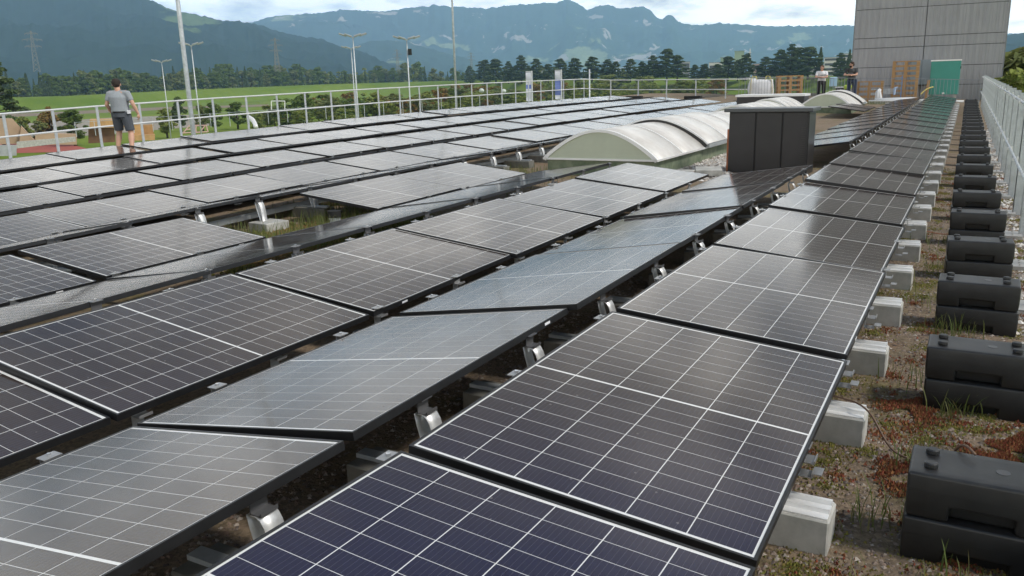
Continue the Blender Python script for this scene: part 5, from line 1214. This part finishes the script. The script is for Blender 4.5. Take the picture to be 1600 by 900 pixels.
# big conifer at the left edge
def base_px(px, py): return hits(px, py, ZG)
for (px, pb, pt, kind, leaf, wr, lab) in [(8, 236, 83, 'pine', 'pine', .62, 'large dark pine at the left edge of the picture'), (-40, 232, 100, 'pine', 'pine', .6, 'second dark pine outside the left edge')]:
    b = base_px(px, pb); d = math.hypot(b.x, b.y); h_ = bear(px, pt, d).z - b.z; km = kit(kind, leaf, 7, n=9000, ls=.2, stem=.10); plant('pine_tree', lab, 'tree', b, h_, h_*wr, km)
YT_ = [(16, 224, 189, 'spruce', 'pine', .5, 'small young conifer before the beige playground wall'), (40, 226, 181, 'round', 'lime', .8, 'young yellow green tree right of the small conifer'), (66, 228, 188, 'round', 'olive', .9, 'thin young tree before the beige ramp'), (83, 226, 164, 'round', 'orange', .65, 'slim tree with orange tips near the railing'), (118, 228, 170, 'round', 'green', .95, 'bushy green tree left of the walking man'), (262, 216, 168, 'round', 'lime', .8, 'light green bush right of the walking man'), (284, 206, 150, 'round', 'pine', .6, 'dark slim tree just left of the near mast'), (318, 205, 163, 'round', 'olive', .7, 'thin olive tree right of the near mast'), (337, 206, 160, 'round', 'green', .8, 'green young tree second right of the near mast'), (372, 202, 158, 'round', 'green', .85, 'young green tree beside the white slide'), (400, 202, 176, 'bush', 'lime', 1.2, 'low light bush beside the white slide'), (455, 200, 150, 'bush', 'green', 1.0, 'dark bush behind the railing left of the lamp masts'), (478, 198, 145, 'round', 'green', .8, 'green round tree behind the railing'), (430, 198, 165, 'bush', 'olive', 1.2, 'olive bush behind the railing'), (520, 195, 148, 'bush', 'olive', 1.0, 'reddish olive shrub left of the double mast'), (548, 192, 150, 'bush', 'green', 1.0, 'green shrub right at the double mast'), (590, 190, 143, 'round', 'lime', .9, 'light green tree right of the double mast'), (572, 190, 158, 'bush', 'lime', 1.2, 'low lime shrub right of the double mast'), (618, 186, 143, 'bush', 'olive', 1.1, 'olive shrub left of the single lamp mast'), (660, 182, 140, 'bush', 'lime', 1.2, 'pale wide shrub right of the single lamp mast'), (686, 178, 136, 'bush', 'orange', 1.1, 'brownish shrub before the tall mast'), (705, 176, 138, 'round', 'green', .8, 'green tree directly at the tall mast'), (732, 172, 146, 'bush', 'lime', 1.2, 'low light shrub right of the tall mast'), (805, 160, 138, 'bush', 'olive', 1.3, 'olive shrub left of the white banner'), (842, 156, 126, 'bush', 'lime', 1.0, 'light shrub between the two banners'), (862, 158, 140, 'bush', 'olive', 1.3, 'low shrub left of the blue banner'), (882, 157, 128, 'bush', 'orange', .9, 'autumn coloured shrub right of the blue banner'), (915, 152, 132, 'bush', 'green', 1.1, 'round bush behind the railing corner'), (932, 152, 130, 'bush', 'olive', 1.1, 'second bush behind the railing corner'), (982, 152, 130, 'bush', 'olive', 1.4, 'wide bush behind the back railing'), (1062, 152, 128, 'bush', 'olive', 1.6, 'tall weeds left behind the back railing'), (1085, 152, 122, 'bush', 'lime', 1.6, 'light wide bush behind the middle of the back railing'), (1115, 150, 126, 'bush', 'green', 1.4, 'green bush behind the right part of the back railing')]
for i, (px, pb, pt, kind, leaf, wr, lab) in enumerate(YT_):
    b = base_px(px, pb); d = math.hypot(b.x, b.y); h_ = bear(px, pt, d).z - b.z
    km = kit(kind, leaf, 3 + i % 2, n=(4200 if kind == 'round' else 2600), ls=.30, stem=.25) if kind != 'spruce' else kit(kind, leaf, 2, n=1800, ls=.25)
    plant('young_tree' if kind != 'bush' else 'bush', lab, 'tree' if kind != 'bush' else 'bush', b, h_, h_*wr, km)
# loose shrubs filling the ground behind the railing
rb = random.Random(77)
for i in range(96):
    px = 395 + i*7.7 + rb.uniform(-5, 5); pb = 199 - (px - 400)*.066 + rb.uniform(-14, 9); b = base_px(px, pb); d = math.hypot(b.x, b.y); h_ = d * rb.uniform(14, 34) / FPX
    leaf = rb.choice(['lime', 'lime', 'olive', 'green', 'lime', 'orange']); plant('bush', '%s loose shrub, %s from the left behind the left railing' % ({'lime': 'yellow green', 'olive': 'olive', 'green': 'green', 'orange': 'brownish'}[leaf], ordw(i+1)), 'bush', b, h_, h_*rb.uniform(.9, 1.8), kit('bush', leaf, 3 + i % 2, n=2600, ls=.30), 'loose shrubs behind the left railing')
# trees to the right of the tower
for i, (px, dist, pt, wd_, leaf, lab) in enumerate([(1592, 62, 66, 9.5, 'olive', 'big yellow green tree right of the grey tower'), (1640, 52, 40, 9, 'olive', 'tall tree outside the right edge'), (1576, 78, 78, 8, 'green', 'green tree close beside the grey tower'), (1600, 48, 100, 7, 'lime', 'lower light green tree behind the right railing'), (1608, 36, 118, 5, 'green', 'dark lower tree behind the right railing')]):
    b = bear(px, 100, dist); b.z = ZG; h_ = bear(px, pt, dist).z - ZG; km = kit('round', leaf, 5 + i % 2, n=12000, ls=.20, stem=.15); plant('broadleaf_tree', lab, 'tree', b, h_, wd_, km)
# ---------------------------------------------------------------- masts, pylons, banners
def mast(label, pxb, pyt, dist, rad, heads, group='floodlight masts', below=ZG):
    top = bear(pxb, pyt, dist); b_ = bear(pxb, 110, dist); top.x, top.y = b_.x, b_.y; o = thing('lamp_mast', label, 'lamp mast', (top.x, top.y, below), 0, group)
    H_ = top.z - below; mb = MB(); mb.tube([(0, 0, 0), (0, 0, H_*.5), (0, 0, H_)], [rad, rad*.85, rad*.6], 12); obj('pole', mb.mesh('pole', M['galv'], True), o)
    mb = MB(); mb.box(-rad*1.8, rad*1.8, -rad*1.8, rad*1.8, 0, .3); obj('base', mb.mesh('base', M['concrete']), o)
    if heads:
        mb = MB(); mb.box(-.09, .09, -.09, .09, H_-.05, H_+.12); 
        ang = heads
        for s in (-1, 1): mb.tube([(0, 0, H_), (s*.9, 0, H_ + .3)], .04, 6)
        obj('cross_arm', mb.mesh('cross_arm', M['galv']), o)
        for s in (-1, 1):
            for q in (.55, 1.15):
                mb = MB(); mb.box(-.42, .42, -.20, .20, -.07, .07); mb.box(-.36, .36, -.17, .17, -.085, -.07)
                hd_ = obj('lamp_head', mb.mesh('lamp_head', M['sheet']), o, (s*q, (q-.8)*.5, H_ + .22 + q*.12), (R(15), -s*R(18), R(10)))
        o.rotation_euler = (0, 0, YAW + .2)
    return o
mast('very tall thick grey mast rising out of the picture beside the walking man', 290.5, -420, 34, .10, None)
mast('second very tall mast rising out of the picture right of the centre', 711, -420, 62, .085, None)
mast('small lamp mast with flat head near the walking man', 254, 98, 150, .10, 1)
mast('lamp mast directly right of the thick tall mast', 303, 72, 120, .10, 1)
mast('taller of the paired lamp masts in the middle', 555, 59, 100, .10, 1)
mast('shorter thinner lamp mast behind the taller paired mast', 551, 77, 140, .10, 1)
o = mast('lamp mast with a small dark loudspeaker right of the paired masts', 638, 63, 100, .10, 1)
mb = MB(); mb.box(-.2, .2, -.2, .2, -.35, .35); obj('loudspeaker', mb.mesh('loudspeaker', M['rubber']), o, (.3, 0, o.children[0].dimensions.z - 1.4 if False else bear(638, 63, 100).z - ZG - 1.3))
mast('grey post behind the corner of the back railing', 921, 108, 70, .09, None)
M['pylon'] = mat('weathered_lattice_steel', (.24, .25, .24), .7)
def pylon(label, px, pt, dist, base_py):
    top = bear(px, pt, dist); b = bear(px, base_py, dist); H_ = top.z - b.z; o = thing('power_pylon', label, 'power pylon', b, YAW + .5, 'lattice power pylons'); q = H_/50
    mb = MB(); wb, wt = 3.6*q, .7*q; NL_ = 9; th = .10*q + .05
    def cw(t_): return wb*(1-t_) + wt*t_ if t_ < .55 else (wb*.45+wt*.55)*(1-(t_-.55)/.45) + .3*(t_-.55)/.45
    for i in range(NL_):
        t0_, t1_ = i/NL_, (i+1)/NL_; a, c = cw(t0_), cw(t1_)
        C0 = [(sx*a, sy2*a, H_*t0_) for sx, sy2 in ((-1,-1),(1,-1),(1,1),(-1,1))]; C1 = [(sx*c, sy2*c, H_*t1_) for sx, sy2 in ((-1,-1),(1,-1),(1,1),(-1,1))]
        for j in range(4): mb.tube([C0[j], C1[j]], th*1.3, 4); mb.tube([C0[j], C1[(j+1) % 4]], th*.8, 4, False); mb.tube([C0[(j+1) % 4], C1[j]], th*.8, 4, False)
    obj('lattice_tower', mb.mesh('lattice_tower', M['pylon']), o)
    for z_, l_ in ((.62, 9), (.78, 11), (.93, 7)):
        mb = MB(); zz = H_*z_; mb.tube([(-l_*q, 0, zz), (l_*q, 0, zz)], th*1.2, 4); mb.tube([(-l_*q, 0, zz), (0, 0, zz + 2.2*q), (l_*q, 0, zz)], th, 4)
        for x in (-l_, -l_*.5, l_*.5, l_): mb.tube([(x*q, 0, zz), (x*q, 0, zz - 2*q)], th, 4)
        obj('cross_arm', mb.mesh('cross_arm', M['pylon']), o)
pylon('large lattice power pylon before the wooded slope at the far left', 58, 48, 700, 112)
pylon('lattice power pylon right of the tall near mast', 434, 59, 700, 112)
pylon('smaller distant power pylon beside the single lamp mast', 622, 77, 1050, 112)
pylon('faint far power pylon right of the second tall mast', 737, 82, 1400, 112)
def banner(label, px, pt, pb, dist, wd_, stripe):
    t_ = bear(px, pt, dist); b = bear(px, pb, dist); o = thing('banner_flag', label, 'banner', (b.x, b.y, ZG), YAW, 'advertising banners beyond the railing')
    z0, z1 = b.z - ZG, t_.z - ZG; mb = MB(); mb.tube([(wd_/2 + .05, 0, 0), (wd_/2 + .05, 0, z1 + .1)], .05, 8); mb.tube([(wd_/2 + .05, 0, z1 + .05), (-wd_/2, 0, z1 + .05)], .03, 6); obj('pole', mb.mesh('pole', M['galv_light']), o)
    mb = MB(); n = 14
    for i in range(n+1):
        z_ = z0 + (z1-z0)*i/n; yo = .05*math.sin(i*.9)
        mb.v += [(-wd_/2, yo, z_), (wd_/2, yo*.2, z_), (-wd_/2, yo+.01, z_), (wd_/2, yo*.2+.01, z_)]
    for i in range(n):
        a = 4*i; mi = 1 if stripe[0] <= i/n <= stripe[1] else 0
        mb.f += [(a, a+1, a+5, a+4), (a+2, a+6, a+7, a+3)]; mb.mi += [mi, mi]
    obj('cloth', mb.mesh('cloth', [mat('banner_white', (.66, .68, .74), .8), mat('banner_blue', (.16, .22, .50), .8)]), o); return o
banner('tall white banner with a blue mark behind the railing', 826.5, 113, 158, 62, .40, (.42, .52))
banner('tall blue and white banner right of the white banner', 872, 111, 155, 62, .42, (.1, .7))
# ---------------------------------------------------------------- playground
beige = mat('beige_render', (.40, .28, .19), .9, 0, .1, .3); brown = mat('brown_timber_wall', (.16, .085, .045), .9, 0, .25, .6); pale_wood = mat('pale_timber', (.46, .28, .12), .85, 0, .15, 1.5)
def solid(name, label, cat, pxs, dep, m_, dist, zb=ZG, group=None):
    """upright prism: its front outline lies on one vertical plane, dep metres deep"""
    P_ = [bear(px, py, dist / math.cos(math.atan((px - pxs[0][0]) / FPX))) for px, py in pxs]
    for p in P_: p.z = max(p.z, zb)
    mid = sum(P_, Vector()) / len(P_); bk = Vector((mid.x, mid.y, 0)).normalized() * dep; mb = MB(); k = len(P_)
    mb.v += [tuple(p) for p in P_] + [tuple(p + bk) for p in P_]; mb.f += [tuple(range(k)), tuple(range(k, 2*k))[::-1]] + [(i, k+i, k+(i+1) % k, (i+1) % k) for i in range(k)]; mb.mi += [0]*(k+2)
    return tag(obj(name, mb.mesh(name, m_)), label, cat, group)
solid('playground_wall', 'beige rendered playground wall with sloping end at the far left', 'wall', [(-60, 186), (20, 186), (33, 200), (36, 224), (-60, 228)], 6, beige, 150)
solid('playground_ramp', 'sloping beige ramp behind the thin young trees', 'ramp', [(33, 197), (58, 224), (30, 224)], 5, beige, 148)
solid('playground_wall', 'low beige block behind the orange tipped tree', 'wall', [(55, 212), (66, 208), (120, 210), (120, 226), (55, 226)], 3, beige, 144)
solid('playground_roof', 'flat beige roof edge behind the green bushy tree', 'roof', [(140, 188), (196, 187), (196, 199), (140, 200)], 10, pale_wood, 150)
solid('playground_hut', 'brown timber hut under the flat beige roof', 'hut', [(138, 200.5), (180, 199.5), (180, 222), (138, 224)], 7, brown, 151)
solid('timber_stack', 'stack of pale timber boards right of the walking man', 'timber stack', [(205, 194), (222, 195), (222, 211), (205, 211)], 3, pale_wood, 120, group='timber stacks right of the walking man')
solid('timber_stack', 'wider stack of pale timber boards right of the first one', 'timber stack', [(222.5, 196), (240, 195), (240, 210), (222.5, 210)], 3, mat('pale_timber_side', (.38, .22, .09), .85, 0, .15, 1.5), 121, group='timber stacks right of the walking man')
solid('timber_stack', 'lowest layer of timber boards below the two stacks', 'timber stack', [(204, 211.5), (242, 210.5), (242, 219), (204, 220)], 3.2, pale_wood, 119, group='timber stacks right of the walking man')
solid('concrete_wall', 'low grey concrete wall at the foot of the playground', 'wall', [(26, 222), (118, 214), (118, 221), (26, 232)], 1, M['concrete'], 118)
solid('site_fence', 'pale corrugated screen at the far left behind the railing', 'fence', [(-60, 227), (26, 227), (26, 243), (-60, 246)], .4, M['sheet'], 60)
def frame_thing(name, label, cat, segs, rad, m_, dist, parts='bar'):
    P0 = bear(*segs[0][0], dist); o = thing(name, label, cat, (P0.x, P0.y, P0.z))
    for a, b_ in segs:
        mb = MB(); mb.tube([bear(*a, dist) - P0, bear(*b_, dist) - P0], rad, 6); obj(parts, mb.mesh(parts, m_), o)
    return o
frame_thing('climbing_frame', 'small white and red climbing frame at the foot of the near mast', 'climbing frame', [((286, 208), (296, 196)), ((296, 196), (308, 208)), ((296, 196), (322, 196)), ((322, 196), (325, 206)), ((306, 196), (306, 207)), ((312, 207), (320, 197)), ((290, 203), (303, 201)), ((284, 208), (324, 206))], .09, mat('red_white_tube', (.62, .40, .36), .6), 128)
wire('slide', 'white curved slide pipe at the edge of the bushes', [bear(388, 183, 110), bear(394, 187, 109), bear(398, 193, 108), bear(400, 199, 107)], .28, M['rib'], 'slide')
frame_thing('football_goal', 'white goal frame between the bushes behind the railing', 'goal', [((424, 172), (424, 158)), ((424, 158), (445, 158)), ((445, 158), (445, 172))], .07, M['rib'], 120)
fo = thing('mesh_fence', 'thin wire fence with posts on the playground edge', 'fence', bear(120, 214, 90), 0)
for i in range(22):
    px = 120 + i*30; b = bear(px, 214 - i*2.1, 96); t_ = Vector((b.x, b.y, b.z + 1.5)); mb = MB(); mb.tube([b - fo.location, t_ - fo.location], .035, 5); obj('post', mb.mesh('post', M['galv']), fo)
mb = MB(); mb.tube([bear(120 + i*30, 214 - i*2.1, 96) + Vector((0, 0, 1.45)) - fo.location for i in range(22)], .02, 4); obj('wire', mb.mesh('wire', M['galv']), fo)
for i, (px, py) in enumerate([(752.5, 141.5), (787, 142.5)]):
    mb = MB(); ball(mb, (0, 0, 0), (1.0, 1.0, .85), 12, 8); tag(obj('hay_bale', mb.mesh('hay_bale', mat('bale_wrap', (.55, .6, .55), .5), True), None, bear(px, py, 330)), ['left', 'right'][i] + ' pale wrapped bale on the meadow below the pines', 'bale', 'wrapped bales on the meadow')

# ---------------------------------------------------------------- far buildings behind the pines
def far_building(label, px0, px1, pt, pb, dist, wall_m, floors=0, cat='building'):
    a = bear(px0, pt, dist); b = bear(px1, pt, dist); c = bear((px0+px1)/2, pb, dist); w2 = (b - a).length / 2; mid = (a+b)/2; ang = math.atan2(b.y - a.y, b.x - a.x)
    o = thing('far_building', label, cat, (mid.x, mid.y, c.z), ang); H_ = mid.z - c.z
    mb = MB(); mb.box(-w2, w2, 0, 14, 0, H_); obj('wall', mb.mesh('wall', wall_m), o)
    mb = MB(); mb.box(-w2 - .4, w2 + .4, -.4, 14.4, H_, H_ + .5); obj('roof', mb.mesh('roof', M['grey_sheet']), o)
    gl = mat('dark_window_band', (.05, .055, .06), .3)
    for f_ in range(floors):
        z0 = H_*(f_ + .38)/floors; z1 = H_*(f_ + .86)/floors
        mb = MB(); mb.box(-w2 + .6, w2 - .6, -.12, -.01, z0, z1); wn = obj('window_band', mb.mesh('window_band', gl), o)
        mb = MB(); mb.box(-w2 + .3, w2 - .3, -.8, -.13, z0 - .35, z0 + .02); obj('balcony', mb.mesh('balcony', wall_m), wn)
    return o
wh = mat('white_render', (.72, .68, .64), .8); gr = mat('pale_green_cladding', (.30, .38, .26), .8); gy3 = mat('grey_render', (.40, .38, .37), .8)
far_building('white stepped building with balcony bands behind the pines near the two men', 1288, 1313, 90, 128, 900, wh, 5)
far_building('lower white wing left of the stepped building', 1262, 1290, 103, 128, 905, wh, 3)
far_building('white building hidden between the last pines and the tower', 1318, 1340, 84, 128, 930, wh, 5)
far_building('pale green tower block rising above the pines', 1148, 1163, 80, 128, 1000, gr, 0)
far_building('low pale green hall left of the pale green block', 1126, 1141, 90, 128, 1010, gr, 0)
far_building('grey house with light wall among the pines', 1064, 1078, 97, 128, 950, gy3, 2)
far_building('white gabled factory hall behind the pines', 1108, 1128, 98, 128, 960, wh, 1)
far_building('small house with reddish wall right of the pale green block', 1176, 1194, 100, 128, 940, mat('pink_render', (.50, .36, .33), .8), 2)
far_building('pale terrace of houses behind the pallet stack', 1200, 1262, 108, 126, 890, gy3, 2)
frame_thing('radio_mast', 'slim red and white radio mast above the pines', 'radio mast', [((1172, 128), (1172, 100)), ((1172, 100), (1172, 76)), ((1170, 82), (1174, 82)), ((1170.5, 90), (1173.5, 90))], .6, mat('mast_white', (.55, .53, .52), .7), 980)

# ---------------------------------------------------------------- mountains
def mount_mat(name, forest, pasture, rock, p_amt, r_amt, scale):
    m = bpy.data.materials.new(name); m.use_nodes = True; t = m.node_tree; b = t.nodes['Principled BSDF']; g = N(t, 'ShaderNodeNewGeometry')
    n = N(t, 'ShaderNodeTexNoise', inp={'Scale': scale, 'Detail': 8, 'Roughness': .55}); L(t, g.outputs['Position'], n.inputs['Vector'])
    n2 = N(t, 'ShaderNodeTexNoise', inp={'Scale': scale*14, 'Detail': 6, 'Roughness': .7}); L(t, g.outputs['Position'], n2.inputs['Vector'])
    r = N(t, 'ShaderNodeValToRGB'); r.color_ramp.elements[0].position = p_amt; r.color_ramp.elements[1].position = p_amt + .02
    r.color_ramp.elements[0].color = (*forest, 1); r.color_ramp.elements[1].color = (*pasture, 1); L(t, n.outputs[0], r.inputs[0])
    x = N(t, 'ShaderNodeMixRGB', blend_type='MULTIPLY', inp={0: .9}); L(t, r.outputs[0], x.inputs[1])
    r2 = N(t, 'ShaderNodeMixRGB', inp={1: (.25, .3, .3, 1), 2: (1.75, 1.7, 1.6, 1)}); L(t, n2.outputs[0], r2.inputs[0]); L(t, r2.outputs[0], x.inputs[2])
    s = N(t, 'ShaderNodeSeparateXYZ'); L(t, g.outputs['Normal'], s.inputs[0])
    n3 = N(t, 'ShaderNodeTexNoise', inp={'Scale': scale*3.5, 'Detail': 7, 'Roughness': .6}); L(t, g.outputs['Position'], n3.inputs['Vector'])
    k_ = mth(t, 'GREATER_THAN', n3.outputs[0], r_amt)
    y = N(t, 'ShaderNodeMixRGB', inp={2: (*rock, 1)}); L(t, k_, y.inputs[0]); L(t, x.outputs[0], y.inputs[1])
    L(t, y.outputs[0], b.inputs['Base Color']); b.inputs['Roughness'].default_value = 1; b.inputs['Specular IOR Level'].default_value = 0.0; return m
def mountain(name, ridge, d_foot, d_top, m_, amp, nz=26, step=3, seed=0, foot_py=135, ncell=900.0):
    """slope that climbs from a valley foot to a ridge line traced from image pixels, folded into gullies and spurs, with a back slope"""
    mb = MB(); px = ridge[0][0]; cols = 0
    while px <= ridge[-1][0] + .1:
        top = bear(px, prof_at(ridge, px), d_top); ft = bear(px, foot_py, d_foot); ft.z = ZG - 3
        top.z += noise.fractal(Vector((px*.11, seed, 0)), 1.0, 2.0, 4) * amp * .05
        for i in range(nz + 1):
            t_ = i / nz; zt = t_ ** 1.25
            p = Vector((ft.x*(1-t_) + top.x*t_, ft.y*(1-t_) + top.y*t_, ft.z*(1-zt) + top.z*zt))
            nn = noise.fractal(Vector((p.x/ncell, p.y/ncell, seed)), 1.0, 2.1, 6); rg = 1 - abs(noise.fractal(Vector((p.x/ncell*1.7 + 5, p.y/ncell*1.7, seed+3)), 1.0, 2.0, 5))
            env = math.sin(math.pi * min(1, t_*.97 + .0)) if t_ < .98 else 0
            p.z += (nn*.55 + (rg-.7)*.8) * amp * env
            sh_ = noise.fractal(Vector((p.x/ncell*2, p.y/ncell*2, seed+9)), 1.0, 2.0, 4)
            d = Vector((p.x, p.y, 0)).normalized(); p += d * sh_ * amp * env * 1.0
            mb.v.append(tuple(p))
        bk = bear(px, 100, d_top*1.08); mb.v.append((bk.x, bk.y, top.z*.45)); bk = bear(px, 100, d_top*1.16); mb.v.append((bk.x, bk.y, ZG-3))
        cols += 1; px += step
    k = nz + 3
    for i in range(cols-1):
        for j in range(k-1): a = i*k+j; mb.f.append((a, a+k, a+k+1, a+1)); mb.mi.append(0)
    return setting(obj(name, mb.mesh(name, m_, True)))
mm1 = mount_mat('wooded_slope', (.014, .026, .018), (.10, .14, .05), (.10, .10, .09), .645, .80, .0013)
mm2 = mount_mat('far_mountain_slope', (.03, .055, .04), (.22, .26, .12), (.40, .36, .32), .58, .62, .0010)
RID1 = [(-700, 60), (-400, 20), (-180, -40), (-60, -58), (60, -38), (180, -16), (240, 2), (270, 16), (300, 22), (340, 31), (370, 34), (405, 38), (430, 48), (470, 57), (500, 60), (520, 68), (545, 78), (580, 91), (610, 99), (640, 106), (680, 114), (730, 124)]  # left end lies out of view, lowered so the panels reflect sky
RID2 = [(330, 46), (370, 40), (400, 33), (418, 27), (440, 24), (470, 22), (500, 20), (540, 15), (580, 17), (600, 18), (640, 12), (680, 8), (720, 11), (760, 13), (800, 8), (830, 6), (870, 4), (885, -2), (905, 6), (918, 16), (935, 9), (950, 7), (962, 12), (975, 13), (1000, 10), (1015, 14), (1026, 27), (1034, 30), (1048, 22), (1060, 34), (1080, 39), (1105, 38), (1125, 36), (1160, 38), (1200, 41), (1300, 40), (1340, 40), (1400, 44), (1500, 50), (1700, 56), (2100, 60)]
RID3 = [(380, 130), (480, 95), (540, 82), (560, 69), (580, 64), (610, 63), (640, 66), (700, 84), (760, 98), (840, 106), (920, 112), (1000, 118), (1060, 126)]
RID4 = [(1480, 74), (1540, 60), (1568, 55), (1600, 51), (1660, 44), (1800, 36), (2100, 30)]
mountain('mountain', RID1, 2300, 4600, mm1, 150, 44, 2.5, 1, 128, 800)
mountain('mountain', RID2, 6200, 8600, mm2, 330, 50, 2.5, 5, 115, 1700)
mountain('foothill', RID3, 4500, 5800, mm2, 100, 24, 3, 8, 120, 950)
mountain('hill', RID4, 2600, 3800, mm1, 90, 20, 5, 11, 110, 700)
RID5 = [(-2600, 110), (-1800, 100), (-1200, 85), (-700, 60)]  # unseen side ridge, shaped low to leave bright sky for the panel reflections
mountain('mountain', RID5, 2300, 4600, mm1, 150, 24, 40, 1, 128, 800)

# ---------------------------------------------------------------- air
hz = MB(); hz.box(-10200, 9000, -2500, 10300, ZG - 4, 1250)
me = bpy.data.meshes.new('haze'); me.from_pydata(hz.v, [], hz.f); me.update()
hm = bpy.data.materials.new('valley_haze'); hm.use_nodes = True; t = hm.node_tree; t.nodes.remove(t.nodes['Principled BSDF'])
pv = N(t, 'ShaderNodeVolumePrincipled', inp={'Color': (.44, .70, 1.0, 1), 'Density': HAZE, 'Anisotropy': 0.1}); L(t, pv.outputs[0], t.nodes['Material Output'].inputs['Volume'])
me.materials.append(hm); stuff(obj('haze', me))
